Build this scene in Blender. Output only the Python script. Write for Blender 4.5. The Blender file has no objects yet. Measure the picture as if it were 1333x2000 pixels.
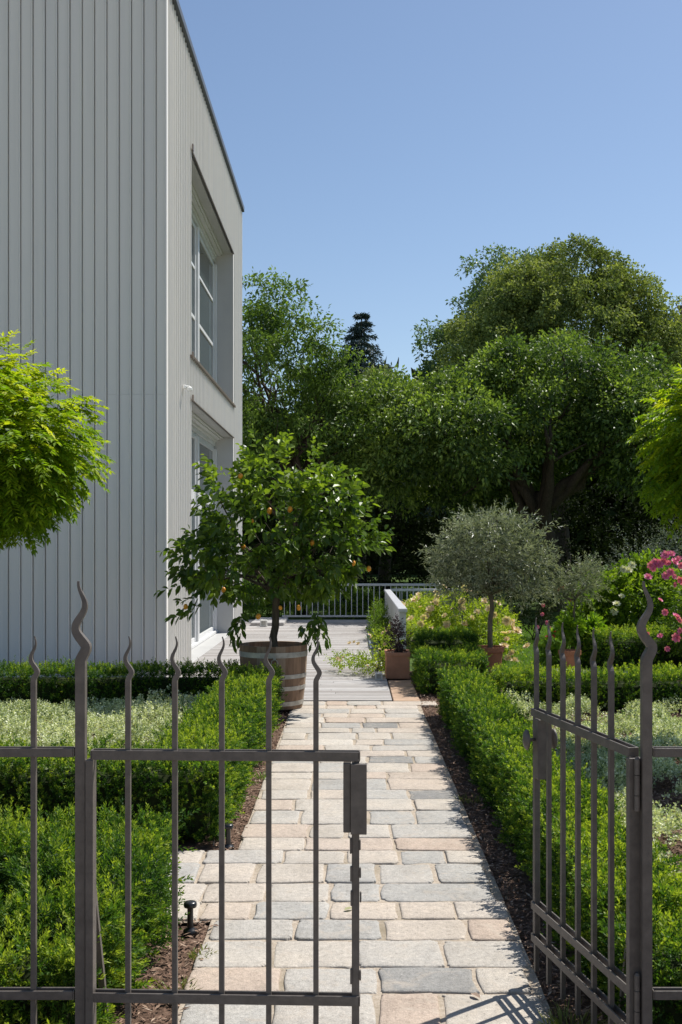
import bpy, math, random
import numpy as np
from mathutils import Vector

R = np.random.default_rng(7)
random.seed(7)
SC = bpy.context.scene
COL = SC.collection
PI = math.pi
F, U0, V0, H = 2150.0, 688.0, 1065.0, 1.6      # photo pixels: focal length, vanishing point; camera height

def P(x, y, Y):
    return np.array([(x - U0) * Y / F, Y, H - (y - V0) * Y / F])

# ------------------------------------------------------------------ mesh builder
class MB:
    def __init__(s):
        s.v = []; s.f = []; s.n = 0
    def add(s, verts, faces, tint=0.5, mat=0):
        verts = np.asarray(verts, float).reshape(-1, 3); faces = np.asarray(faces, int)
        m = len(faces)
        t = np.broadcast_to(np.asarray(tint, float), (m,)); mi = np.broadcast_to(np.asarray(mat, int), (m,))
        s.v.append(verts); s.f.append((faces + s.n, t, mi)); s.n += len(verts)
        return s
    def box(s, x0, x1, y0, y1, z0, z1, tint=0.5, mat=0, bevel=0.0):
        b = min(bevel, .45 * min(x1 - x0, y1 - y0, z1 - z0))
        if b <= 0:
            v = [(x0,y0,z0),(x1,y0,z0),(x1,y1,z0),(x0,y1,z0),(x0,y0,z1),(x1,y0,z1),(x1,y1,z1),(x0,y1,z1)]
            f = [(0,3,2,1),(4,5,6,7),(0,1,5,4),(1,2,6,5),(2,3,7,6),(3,0,4,7)]
            return s.add(v, f, tint, mat)
        X, Y, Z = (x0,x1),(y0,y1),(z0,z1); v=[]; idx={}
        for i in (0,1):
            for j in (0,1):
                for k in (0,1):
                    sx,sy,sz=(1-2*i)*b,(1-2*j)*b,(1-2*k)*b
                    idx[i,j,k]=len(v)
                    v += [(X[i],Y[j]+sy,Z[k]+sz),(X[i]+sx,Y[j],Z[k]+sz),(X[i]+sx,Y[j]+sy,Z[k])]
        f=[]
        c=lambda i,j,k,a: idx[i,j,k]+a
        for i in (0,1):
            q=[c(i,0,0,0),c(i,1,0,0),c(i,1,1,0),c(i,0,1,0)]; f.append(q if i else q[::-1])
            q=[c(0,i,0,1),c(0,i,1,1),c(1,i,1,1),c(1,i,0,1)]; f.append(q if i else q[::-1])
            q=[c(0,0,i,2),c(1,0,i,2),c(1,1,i,2),c(0,1,i,2)]; f.append(q if i else q[::-1])
        def fix(q):
            p=[np.array(v[a]) for a in q]; n=np.cross(p[1]-p[0],p[2]-p[0]); ctr=np.array([(x0+x1)/2,(y0+y1)/2,(z0+z1)/2])
            return q if np.dot(n,sum(p)/len(p)-ctr)>0 else q[::-1]
        for i in (0,1):
            for j in (0,1):
                f.append(fix([c(i,j,0,0),c(i,j,1,0),c(i,j,1,1),c(i,j,0,1)]))
                f.append(fix([c(i,0,j,0),c(i,1,j,0),c(i,1,j,2),c(i,0,j,2)]))
                f.append(fix([c(0,i,j,1),c(1,i,j,1),c(1,i,j,2),c(0,i,j,2)]))
        s.add(v,f,tint,mat)
        base=s.n-len(v)
        tr=[fix([c(i,j,k,0),c(i,j,k,1),c(i,j,k,2)]) for i in (0,1) for j in (0,1) for k in (0,1)]
        m=len(tr); s.f.append((np.array(tr)+base,np.full(m,float(np.ravel(tint)[0])),np.full(m,mat)))
        return s
    def tube(s, pts, rad, k=8, tint=0.5, mat=0, cap=True, twist=0.0):
        pts=np.asarray(pts,float); n=len(pts); rad=np.broadcast_to(np.asarray(rad,float),(n,))
        t=np.gradient(pts,axis=0); t/= np.linalg.norm(t,axis=1)[:,None]+1e-12
        ref=np.array([0,1.,0]) if abs(t[0][1])<.8 else np.array([1.,0,0])
        V=[]
        for i in range(n):
            a=np.cross(ref,t[i]); a/=np.linalg.norm(a)+1e-12; b=np.cross(t[i],a); ref=np.cross(a,t[i])*-1
            ref=b
            ang=np.arange(k)*2*PI/k+twist
            V.append(pts[i]+rad[i]*(np.cos(ang)[:,None]*a+np.sin(ang)[:,None]*b))
        V=np.concatenate(V)
        i,j=np.meshgrid(np.arange(n-1),np.arange(k),indexing='ij'); i=i.ravel(); j=j.ravel(); j2=(j+1)%k
        s.add(V,np.stack([i*k+j,i*k+j2,(i+1)*k+j2,(i+1)*k+j],1),tint,mat)
        if cap:
            base=s.n-len(V)
            for r,rev in ((0,True),(n-1,False)):
                c=np.array([[base+r*k+q for q in range(k)]]); c=c[:,::-1] if rev else c
                s.f.append((c,np.array([float(np.ravel(tint)[0])]),np.array([mat])))
        return s
    def lathe(s, prof, c=(0,0,0), k=32, tint=0.5, mat=0):
        prof=np.asarray(prof,float); ang=np.arange(k)*2*PI/k; n=len(prof)
        V=np.stack([np.outer(prof[:,0],np.cos(ang)),np.outer(prof[:,0],np.sin(ang)),np.repeat(prof[:,1:2],k,1)],2).reshape(-1,3)+np.asarray(c)
        i,j=np.meshgrid(np.arange(n-1),np.arange(k),indexing='ij'); i=i.ravel(); j=j.ravel(); j2=(j+1)%k
        tt=np.tile(tint,n-1) if np.ndim(tint) else tint
        return s.add(V,np.stack([i*k+j,i*k+j2,(i+1)*k+j2,(i+1)*k+j],1),tt,mat)
    def build(s, name, mats, parent=None, loc=None, smooth=False):
        mats = mats if isinstance(mats,(list,tuple)) else [mats]
        off = np.array(loc if loc is not None else (0,0,0),float)
        if parent is not None: off = off + np.array(parent.get('_o',(0,0,0)))
        V=np.concatenate(s.v)-off
        tot=np.concatenate([np.full(len(f),f.shape[1]) for f,_,_ in s.f]); li=np.concatenate([f.ravel() for f,_,_ in s.f])
        me=bpy.data.meshes.new(name)
        me.vertices.add(len(V)); me.vertices.foreach_set('co',V.ravel().astype(np.float32))
        me.loops.add(len(li)); me.loops.foreach_set('vertex_index',li.astype(np.int32))
        me.polygons.add(len(tot)); st=np.zeros(len(tot),np.int32); st[1:]=np.cumsum(tot)[:-1]
        me.polygons.foreach_set('loop_start',st)
        me.polygons.foreach_set('material_index',np.concatenate([m for _,_,m in s.f]).astype(np.int32))
        me.update(calc_edges=True)
        a=me.attributes.new('tint','FLOAT','FACE'); a.data.foreach_set('value',np.concatenate([t for _,t,_ in s.f]).astype(np.float32))
        me.polygons.foreach_set('use_smooth',np.full(len(tot),bool(smooth)))
        for m in mats: me.materials.append(m)
        o=bpy.data.objects.new(name,me); COL.objects.link(o)
        if parent is not None:
            o.parent=parent; o['_o']=tuple(float(x) for x in parent.get('_o',(0,0,0)))
            if loc is not None: o.location=loc
        elif loc is not None: o.location=loc; o['_o']=tuple(float(x) for x in loc)
        return o

def tag(o,label,cat,group=None,kind=None):
    if label: o['label']=label
    if cat: o['category']=cat
    if group: o['group']=group
    if kind: o['kind']=kind
    return o
def thing(name,label,cat,loc=(0,0,0),group=None):
    o=bpy.data.objects.new(name,None); COL.objects.link(o); o.location=loc; o['_o']=tuple(float(x) for x in loc)
    o.empty_display_size=.1
    return tag(o,label,cat,group)
def struct(o): o['kind']='structure'; return o
def dup(o,parent,loc,rot=None,scale=None):
    c=o.copy(); COL.objects.link(c); c.parent=parent; c.location=loc
    if rot is not None: c.rotation_euler=rot
    if scale is not None: c.scale=(scale,)*3
    return c

# ------------------------------------------------------------------ materials
def lin(h):
    h=h.lstrip('#'); c=[int(h[i:i+2],16)/255 for i in (0,2,4)]
    return tuple(((x+.055)/1.055)**2.4 if x>.04045 else x/12.92 for x in c)+(1,)
class NT:
    def __init__(s,name):
        s.m=bpy.data.materials.new(name); s.m.use_nodes=True; s.t=s.m.node_tree; s.t.nodes.clear()
        s.out=s.n('ShaderNodeOutputMaterial')
    def n(s,typ,**kw):
        x=s.t.nodes.new(typ)
        for k,v in kw.items(): setattr(x,k,v)
        return x
    def l(s,a,b): s.t.links.new(a,b)
    def ramp(s,fac,stops):
        r=s.n('ShaderNodeValToRGB'); e=r.color_ramp.elements
        while len(e)<len(stops): e.new(.5)
        for q,(p,c) in zip(e,stops): q.position=p; q.color=c if len(c)==4 else tuple(c)+(1,)
        if fac is not None: s.l(fac,r.inputs[0])
        return r.outputs[0]
    def noise(s,scale,detail=4,rough=.6,vec=None,dist=0):
        x=s.n('ShaderNodeTexNoise'); x.inputs['Scale'].default_value=scale; x.inputs['Detail'].default_value=detail
        x.inputs['Roughness'].default_value=rough; x.inputs['Distortion'].default_value=dist
        if vec is None: vec=s.n('ShaderNodeTexCoord').outputs['Object']
        s.l(vec,x.inputs['Vector']); return x.outputs['Fac']
    def attr(s,name='tint'):
        x=s.n('ShaderNodeAttribute',attribute_name=name); return x.outputs['Fac']
    def mix(s,fac,a,b,mode='MIX'):
        x=s.n('ShaderNodeMix',data_type='RGBA',blend_type=mode)
        for sock,val in ((x.inputs[0],fac),(x.inputs[6],a),(x.inputs[7],b)):
            if hasattr(val,'links'): s.l(val,sock)
            else: sock.default_value=val
        return x.outputs[2]
    def math(s,op,a,b=None):
        x=s.n('ShaderNodeMath',operation=op)
        for sock,val in zip(x.inputs,(a,b)):
            if val is None: continue
            if hasattr(val,'links'): s.l(val,sock)
            else: sock.default_value=val
        return x.outputs[0]
    def mapping(s,scale=(1,1,1)):
        c=s.n('ShaderNodeTexCoord'); m=s.n('ShaderNodeMapping'); m.inputs['Scale'].default_value=scale
        s.l(c.outputs['Object'],m.inputs['Vector']); return m.outputs[0]
    def bump(s,h,strength=.3,dist=.01):
        b=s.n('ShaderNodeBump'); b.inputs['Strength'].default_value=strength; b.inputs['Distance'].default_value=dist
        s.l(h,b.inputs['Height']); return b.outputs[0]
    def bsdf(s,color,rough=.6,normal=None,metal=0,spec=.5):
        b=s.n('ShaderNodeBsdfPrincipled')
        for k,val in (('Base Color',color),('Roughness',rough),('Metallic',metal),('Specular IOR Level',spec)):
            if hasattr(val,'links'): s.l(val,b.inputs[k])
            else: b.inputs[k].default_value=val
        if normal is not None: s.l(normal,b.inputs['Normal'])
        s.l(b.outputs[0],s.out.inputs[0]); return b

def leaf_mat(name,dark,mid,light,trans=.35,rough=.45,spec=.35,tcol=1.5,back=None):
    n=NT(name); c=n.ramp(n.attr(),[(0,dark),(.5,mid),(1,light)])
    if back is not None:
        g=n.n('ShaderNodeNewGeometry'); c=n.mix(g.outputs['Backfacing'],c,back)
    b=n.bsdf(c,rough,spec=spec)
    t=n.n('ShaderNodeBsdfTranslucent'); h=n.n('ShaderNodeMix',data_type='RGBA',blend_type='MULTIPLY'); h.inputs[0].default_value=1
    n.l(c,h.inputs[6]); h.inputs[7].default_value=(tcol*1.05,tcol*1.12,tcol*.45,1); n.l(h.outputs[2],t.inputs['Color'])
    m=n.n('ShaderNodeMixShader'); m.inputs[0].default_value=trans
    n.l(b.outputs[0],m.inputs[1]); n.l(t.outputs[0],m.inputs[2]); n.l(m.outputs[0],n.out.inputs[0])
    return n.m

def simple(name,color,rough=.6,var=.15,scale=8,metal=0,bump=0,bscale=60,spec=.5):
    n=NT(name); f=n.noise(scale,5)
    d=tuple(x*(1-var) for x in color[:3])+(1,); u=tuple(min(1,x*(1+var)) for x in color[:3])+(1,)
    c=n.ramp(f,[(.3,d),(.7,u)]); nb=n.bump(n.noise(bscale,4),bump,.004) if bump else None
    n.bsdf(c,rough,nb,metal,spec); return n.m

def bark_mat(name,a,b):
    n=NT(name); v=n.mapping((14,14,3)); f=n.noise(2.2,6,.65,v)
    n.bsdf(n.ramp(f,[(.3,a),(.7,b)]),.9,n.bump(f,.8,.02),spec=.2); return n.m

M={}
# tints vary each leaf or board; some lighten with height or towards shoot tips
M['yew']=leaf_mat('yew_needles',(.020,.058,.012),(.082,.160,.020),(.36,.425,.046),.36,.5,.2,1.5)
M['cover']=leaf_mat('variegated_leaves',(.085,.145,.045),(.43,.47,.27),(.86,.86,.66),.22,.5,.15)
M['citrus']=leaf_mat('citrus_leaves',(.036,.078,.012),(.105,.168,.020),(.29,.38,.034),.34,.40,.42)
M['olive']=leaf_mat('olive_leaves',(.045,.066,.030),(.135,.158,.082),(.36,.38,.23),.12,.42,.45,back=(.34,.37,.27,1))
M['wisteria']=leaf_mat('wisteria_leaves',(.055,.13,.010),(.185,.285,.014),(.52,.53,.030),.42,.5,.2)
M['cherry']=leaf_mat('cherry_leaves',(.035,.070,.018),(.090,.150,.030),(.22,.31,.055),.30,.55,.22)
M['walnut']=leaf_mat('walnut_leaves',(.020,.046,.015),(.090,.148,.030),(.31,.40,.08),.27,.45,.35)
M['maple']=leaf_mat('maple_leaves',(.045,.070,.022),(.165,.21,.060),(.45,.48,.16),.20,.6,.15)
M['pale_tree']=leaf_mat('pale_tree_leaves',(.070,.115,.045),(.11,.165,.065),(.165,.23,.085),.3,.45,.35)
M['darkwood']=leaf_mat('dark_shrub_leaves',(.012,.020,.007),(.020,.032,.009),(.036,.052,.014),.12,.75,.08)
M['greenbush']=leaf_mat('green_bush_leaves',(.050,.095,.012),(.115,.19,.018),(.25,.33,.030),.36,.5,.25)
M['rosebush']=leaf_mat('rose_leaves',(.10,.155,.020),(.235,.305,.032),(.44,.49,.06),.40,.5,.25)
M['limebush']=leaf_mat('lime_green_leaves',(.085,.165,.014),(.165,.275,.020),(.30,.40,.035),.42,.4,.35)
M['darkpot']=leaf_mat('purple_leaves',(.020,.010,.013),(.045,.022,.028),(.16,.10,.10),.15,.4,.4)
M['silver']=leaf_mat('silver_leaves',(.085,.105,.085),(.16,.185,.155),(.30,.32,.27),.18,.5,.3)
M['spruce']=leaf_mat('spruce_needles',(.030,.050,.045),(.060,.090,.082),(.12,.16,.15),.05,.6,.2)
M['grass']=leaf_mat('grass_blades',(.065,.13,.016),(.12,.22,.022),(.21,.32,.04),.35,.5,.3)
M['dryleaf']=leaf_mat('weed_leaves',(.075,.095,.02),(.16,.19,.035),(.30,.28,.10),.3,.5,.3)
M['bark']=bark_mat('dark_bark',(.030,.022,.016,1),(.085,.065,.048,1))
M['bark_citrus']=bark_mat('citrus_bark',(.045,.036,.026,1),(.12,.10,.075,1))
M['bark_olive']=bark_mat('olive_bark',(.11,.09,.065,1),(.23,.195,.14,1))
M['twig']=simple('hedge_core',(.030,.040,.014),.9,.4,30,spec=.1)  # dark colour of the filler boxes inside the hedges
M['petal_pink']=leaf_mat('pink_petals',(.68,.12,.30),(.84,.25,.45),(.90,.52,.64),.25,.5,.2,1.0)
M['petal_peach']=leaf_mat('peach_petals',(.74,.48,.31),(.84,.68,.48),(.90,.83,.67),.25,.5,.2,1.0)
M['petal_cream']=leaf_mat('cream_petals',(.62,.60,.40),(.76,.73,.52),(.85,.84,.70),.25,.5,.2,1.0)
M['petal_red']=leaf_mat('red_petals',(.25,.008,.02),(.36,.015,.04),(.48,.04,.09),.2,.5,.2,1.0)
M['fruit']=simple('citrus_peel',(.70,.29,.02),.4,.2,12,bump=.15,bscale=140)
M['iron']=simple('taupe_painted_iron',(.112,.095,.082),.52,.24,26,bump=.25,bscale=140,spec=.45)
M['black']=simple('black_plastic',(.016,.016,.017),.28,.2,20)
M['galv']=simple('galvanised_hoop',(.40,.385,.35),.5,.28,14,.55,bump=.1)
M['white_frame']=simple('white_window_frame',(.66,.66,.65),.35,.05,3)
M['beige']=simple('pale_reveal_panel',(.50,.495,.48),.45,.05,2)
M['sill']=simple('brown_aluminium_sill',(.17,.135,.11),.45,.15,6,.2)
M['coping']=simple('dark_roof_coping',(.10,.105,.115),.45,.1,4,.3)
M['rail']=simple('pale_grey_railing_paint',(.47,.48,.50),.45,.06,5)
M['white']=simple('white_plastic',(.72,.72,.70),.45,.06,8)
M['lantern']=simple('white_stone_lantern',(.60,.59,.55),.7,.12,20,bump=.2)
M['slate']=simple('blue_grey_slate',(.135,.165,.195),.6,.15,6,bump=.2)
M['roofing']=simple('grey_roof_sheet',(.25,.25,.25),.8,.1,1)

def terracotta(name,col):
    n=NT(name); f=n.noise(5,6,.6); c=n.ramp(f,[(.25,tuple(x*.72 for x in col)),(.55,col),(.78,tuple(min(1,x*1.28+.03) for x in col))])
    n.bsdf(c,.85,n.bump(n.noise(90,4),.25,.003),spec=.25); return n.m
M['terra']=terracotta('terracotta',(.44,.185,.095)); M['terra_pale']=terracotta('weathered_terracotta',(.50,.245,.145))
M['tile']=terracotta('old_clay_tile',(.42,.29,.20))

# coated metal cladding: every panel has a slightly different shade
n=NT('grey_metal_cladding'); f=n.noise(1.2,5,.65,n.mapping((7,7,.22))); t=n.attr()
c=n.ramp(t,[(0,(.735,.715,.685,1)),(.5,(.785,.755,.70,1)),(1,(.81,.775,.71,1))])
c=n.mix(.5,c,n.ramp(f,[(.28,(.68,.66,.625,1)),(.5,(.775,.75,.71,1)),(.72,(.82,.795,.75,1))]))
n.bsdf(c,.42,n.bump(n.noise(1.8,2,.5,n.mapping((1,1,.15))),.12,.02),.0,.4); M['clad']=n.m

n=NT('window_glass'); b=n.bsdf((.055,.075,.075,1),.02,spec=.5); M['glass']=n.m
n=NT('curtain_cloth'); v=n.mapping((1,22,1)); n.bsdf(n.ramp(n.noise(1.5,2,.5,v),[(.3,(.32,.35,.34,1)),(.7,(.5,.53,.52,1))]),.9); M['curtain']=n.m

# granite setts
n=NT('old_granite_setts'); t=n.attr()
c=n.ramp(t,[(0,(.215,.212,.205,1)),(.14,(.315,.305,.288,1)),(.30,(.375,.362,.338,1)),(.44,(.41,.385,.35,1)),(.58,(.455,.412,.358,1)),(.72,(.455,.395,.335,1)),(.86,(.43,.34,.275,1)),(1,(.49,.455,.405,1))])
big=n.noise(3.2,5,.6); c=n.mix(.55,c,n.ramp(big,[(.28,(.76,.74,.71,1)),(.5,(1.08,1.08,1.08,1)),(.75,(1.32,1.27,1.2,1))]),'MULTIPLY')
md=n.noise(48,5,.75); c=n.mix(.85,c,n.ramp(md,[(.28,(.42,.40,.38,1)),(.42,(.90,.89,.88,1)),(.58,(1.05,1.04,1.03,1)),(.72,(1.38,1.36,1.32,1))]),'MULTIPLY')
sp=n.noise(190,3,.7); c=n.mix(.75,c,n.ramp(sp,[(.30,(.50,.49,.48,1)),(.46,(.95,.95,.95,1)),(.56,(1.02,1.02,1.01,1)),(.72,(1.32,1.3,1.27,1))]),'MULTIPLY')
st=n.noise(7,6,.7,dist=1.5); c=n.mix(n.ramp(st,[(.52,(0,0,0,1)),(.70,(.7,.7,.7,1))]),c,(.45,.385,.315,1)); st=n.noise(5,6,.75,dist=2.5); c=n.mix(n.ramp(st,[(.60,(0,0,0,1)),(.74,(.6,.6,.6,1))]),c,(.25,.215,.17,1))
h=n.math('ADD',n.noise(28,5,.65),n.math('MULTIPLY',n.noise(200,3,.7),.5))
n.bsdf(c,.82,n.bump(h,.55,.012),spec=.3); M['stone']=n.m
n=NT('sandy_mortar'); c=n.ramp(n.noise(45,6,.75),[(.25,(.27,.215,.16,1)),(.5,(.42,.35,.275,1)),(.75,(.55,.485,.40,1))])
c=n.mix(n.ramp(n.noise(1.7,4,.6),[(.5,(0,0,0,1)),(.72,(.75,.75,.75,1))]),c,(.21,.175,.115,1))
n.bsdf(c,.95,n.bump(n.noise(130,4,.7),.7,.008),spec=.15); M['mortar']=n.m
n=NT('bark_soil'); f=n.noise(38,6,.75); c=n.ramp(f,[(.28,(.045,.028,.019,1)),(.5,(.135,.085,.06,1)),(.72,(.27,.18,.13,1))])
n.bsdf(c,.95,n.bump(f,.9,.02),spec=.15); M['soil']=n.m
n=NT('meadow'); f=n.noise(3,6,.7); c=n.ramp(f,[(.3,(.028,.050,.012,1)),(.7,(.075,.12,.025,1))]); n.bsdf(c,.95,spec=.1); M['ground']=n.m
n=NT('bark_chips'); n.bsdf(n.ramp(n.attr(),[(0,(.055,.032,.022,1)),(.4,(.19,.115,.08,1)),(.75,(.36,.25,.18,1)),(1,(.55,.46,.36,1))]),.85,spec=.2); M['chip']=n.m
# weathered larch deck
n=NT('weathered_deck_boards'); v=n.mapping((2.2,30,10)); g=n.noise(4,6,.65,v)
c=n.ramp(n.attr(),[(0,(.235,.21,.195,1)),(.5,(.335,.315,.30,1)),(1,(.43,.415,.405,1))])
c=n.mix(.65,c,n.ramp(g,[(.3,(.58,.55,.52,1)),(.5,(1,1,1,1)),(.8,(1.22,1.2,1.18,1))]),'MULTIPLY')
n.bsdf(c,.72,n.bump(g,.3,.004),spec=.3); M['deck']=n.m
# barrel oak
n=NT('weathered_oak_staves'); v=n.mapping((18,18,2)); g=n.noise(3,6,.65,v)
c=n.ramp(n.attr(),[(0,(.135,.085,.055,1)),(.4,(.215,.135,.085,1)),(.75,(.295,.185,.115,1)),(1,(.24,.19,.14,1))])
c=n.mix(.75,c,n.ramp(g,[(.28,(.52,.49,.46,1)),(.5,(1,1,1,1)),(.8,(1.28,1.25,1.2,1))]),'MULTIPLY')
n.bsdf(c,.75,n.bump(g,.35,.004),spec=.25); M['oak']=n.m

# ------------------------------------------------------------------ foliage helpers
def unit(a): return a/(np.linalg.norm(a,axis=-1,keepdims=True)+1e-12)
def rdir(n): return unit(R.normal(size=(n,3)))
def nz(p,s,seed=0):
    g=np.random.default_rng(seed); out=np.zeros(len(p))
    for i in range(5):
        k=g.normal(size=3)*s*(1+.5*i); out+=np.sin(p@k+g.uniform(0,6.28))/(1+.5*i)
    return out/2.2
def leaves(mb,pos,axis,L,W,tint,shape='rhomb',flat=.0,droop=.0,mat=0):
    """one small leaf per position; flat>0 turns blades towards the sky"""
    n=len(pos); axis=unit(axis); L=np.broadcast_to(L,(n,))[:,None]; W=np.broadcast_to(W,(n,))[:,None]
    nr=rdir(n)*(1-flat)+np.array([0,0,1.])*flat
    b=unit(np.cross(axis,nr)); nn=np.cross(b,axis); nn*=np.sign(nn[:,2:3]+1e-9)*np.where(flat>.01,1,1)
    b=np.cross(axis,nn)
    if shape=='needle':
        V=np.stack([pos-b*W/2,pos+b*W/2,pos+axis*L],1); k=3; fl=np.arange(n*3).reshape(n,3); T=tint
    elif shape=='rhomb':
        dz=np.array([0,0,-1.])*droop*L
        V=np.stack([pos,pos+axis*L*.45+b*W/2+nn*W*.12,pos+axis*L+dz,pos+axis*L*.45-b*W/2+nn*W*.12],1); fl=np.arange(n*4).reshape(n,4); T=tint
    else:
        dz=np.array([0,0,-1.])*droop*L; up=nn*W*.2
        V=np.stack([pos,pos+axis*L*.3+b*W*.42+up+dz*.15,pos+axis*L*.68+b*W*.46+up+dz*.5,pos+axis*L+dz,pos+axis*L*.68-b*W*.46+up+dz*.5,pos+axis*L*.3-b*W*.42+up+dz*.15],1)
        i=np.arange(n)[:,None]*6; fl=np.concatenate([i+np.array([[0,1,2,3]]),i+np.array([[0,3,4,5]])]); T=np.tile(np.broadcast_to(tint,(n,)),2)
    mb.add(V.reshape(-1,3),fl,np.clip(T,0,1),mat)
def curve(p0,p1,n=8,sag=0,wob=.0,seed=0):
    t=np.linspace(0,1,n)[:,None]; p=np.asarray(p0)*(1-t)+np.asarray(p1)*t
    g=np.random.default_rng(seed); p[:,2]+=sag*np.sin(PI*t[:,0])
    w=g.normal(size=(n,3))*wob; w[0]=0; w=np.cumsum(w,0)*np.sin(PI*t)**.5; return p+w
def twig_set(mb,starts,dirs,length,nl,L,W,tintf,shape='leaf6',flat=.4,droop=.1,up=0.,sd=.18,spread=.9,jit=.3):
    """leafy twigs: nl leaves alternate along each twig"""
    n=len(starts); dirs=unit(dirs+R.normal(size=(n,3))*sd); length=np.broadcast_to(length,(n,))*R.uniform(1-jit,1+jit,n)
    t=np.tile(np.linspace(.08,1,nl),(n,1)); s=t*length[:,None]
    pos=starts[:,None,:]+dirs[:,None,:]*s[...,None]; pos[...,2]+=up*s*s
    side=unit(np.cross(dirs,rdir(n)))[:,None,:]; side2=np.cross(dirs,side[:,0])[:,None,:]
    ph=np.arange(nl)[None,:,None]*2.4
    rad=np.cos(ph)*side+np.sin(ph)*side2
    ax=dirs[:,None,:]*(1.05-spread*.5+.4*t[...,None])+rad*spread*(1.15-.6*t[...,None])
    N=n*nl; ti=(np.repeat(tintf,nl)+R.normal(size=N)*.14+.10*(t.ravel()-.5))
    sz=R.uniform(.72,1.18,N)*(1.05-.35*(t.ravel()>.85))
    leaves(mb,pos.reshape(-1,3)+R.normal(size=(N,3))*L*.05,ax.reshape(-1,3)+R.normal(size=(N,3))*.2,L*sz,W*sz,ti,shape,flat,droop)
def lobe_points(lobes,n,shell=(.72,1.02),lump=.16,seed=1,zcut=None):
    vol=np.array([(l[3]*l[4]*l[5])**(2/3) for l in lobes]); ch=R.choice(len(lobes),n,p=vol/vol.sum()); L=np.array(lobes)[ch]
    d=rdir(n); r=R.uniform(*shell,n)
    p=L[:,:3]+d*L[:,3:6]*r[:,None]
    f=1+lump*nz(d*2.2+L[:,:3],1.3,seed)
    p=L[:,:3]+(p-L[:,:3])*f[:,None]
    return p,d,r,L
def inside(p,lobes,k=.80):
    m=np.zeros(len(p),bool)
    for l in lobes: m|=(((p-np.array(l[:3]))/np.array(l[3:6]))**2).sum(1)<k*k
    return m
def big_tree(name,label,base,lobes,mat,nclus,per,L,W,crad,trunk,bark='bark',droop=.5,hang=.5,group=None,tb=.0,seed=1,limbs=14,shape='rhomb',shell=(.55,1.03),forks=None,cat='tree',lump=.16,squash=.68,upb=.55,spike=.6):
    t=thing(name,label,cat,base,group)
    mb=MB(); p,d,r,Lb=lobe_points(lobes,nclus,shell,lump,seed)
    k=~inside(p,lobes,.5); p=p[k]; d=d[k]; n=len(p)
    csz=crad*R.uniform(.6,1.35,n); ct=R.normal(size=n)*.13
    nsh=max(1,per//9); per=nsh*9
    sdv=unit(R.normal(size=(n,nsh,3))+d[:,None,:]*.25+np.array([0,0,upb]))
    so=sdv*(csz[:,None]*R.uniform(.55,1.0,(n,nsh))**.6)[...,None]*np.array([1,1,squash])
    ov=R.normal(size=(n,nsh,9,3))*L*.40+sdv[:,:,None,:]*(np.linspace(-.6,.9,9)*L)[None,None,:,None]*spike
    off=(so[:,:,None,:]+ov).reshape(n,per,3)
    ct=(ct[:,None]+R.normal(size=(n,nsh))*.13)
    pos=(p[:,None,:]+off).reshape(-1,3)
    ax=unit(ov.reshape(-1,3))*1.0+np.repeat(d,per,0)*.3+R.normal(size=(n*per,3))*.35+np.array([0,0,-1.])*hang
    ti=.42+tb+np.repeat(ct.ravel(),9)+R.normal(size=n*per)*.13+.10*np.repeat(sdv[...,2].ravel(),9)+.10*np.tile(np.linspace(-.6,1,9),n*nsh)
    sz=R.uniform(.65,1.3,n*per)
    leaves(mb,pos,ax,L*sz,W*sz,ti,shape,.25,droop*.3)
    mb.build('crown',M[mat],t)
    tr=MB(); b=np.array(base); top=np.array(trunk[0]); r0,r1=trunk[1],trunk[2]
    pts=curve(b-np.array([0,0,.1]),top,9,0,.05*r0*4,seed); rr=np.linspace(1,0,9)**1.0*(r0-r1)+r1; rr[0]*=1.35; rr[1]*=1.1
    tr.tube(pts,rr,12)
    g=np.random.default_rng(seed+5)
    ends=forks if forks is not None else [p[i] for i in g.choice(n,limbs,replace=False)]
    for i,e in enumerate(ends):
        e=top+(np.array(e)-top)*.86
        f=g.uniform(.55,1.0); s=pts[min(8,int(f*8))]; q=curve(s,e,8,.12*np.linalg.norm(np.array(e)-s)*g.uniform(0,1),.05*np.linalg.norm(np.array(e)-s),seed*50+i)
        tr.tube(q,np.linspace(r1*.75,r1*.10,8),7)
        for j in range(3):
            s2=q[g.integers(3,7)]; e2=s2+unit((np.array(e)-s)[None])[0]*np.linalg.norm(np.array(e)-s)*.18+g.normal(size=3)*crad*.8
            tr.tube(curve(s2,e2,6,0,.03,seed*99+i*7+j),np.linspace(r1*.25,r1*.05,6),5)
    tr.build('trunk',M[bark],t,smooth=True)
    return t

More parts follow.
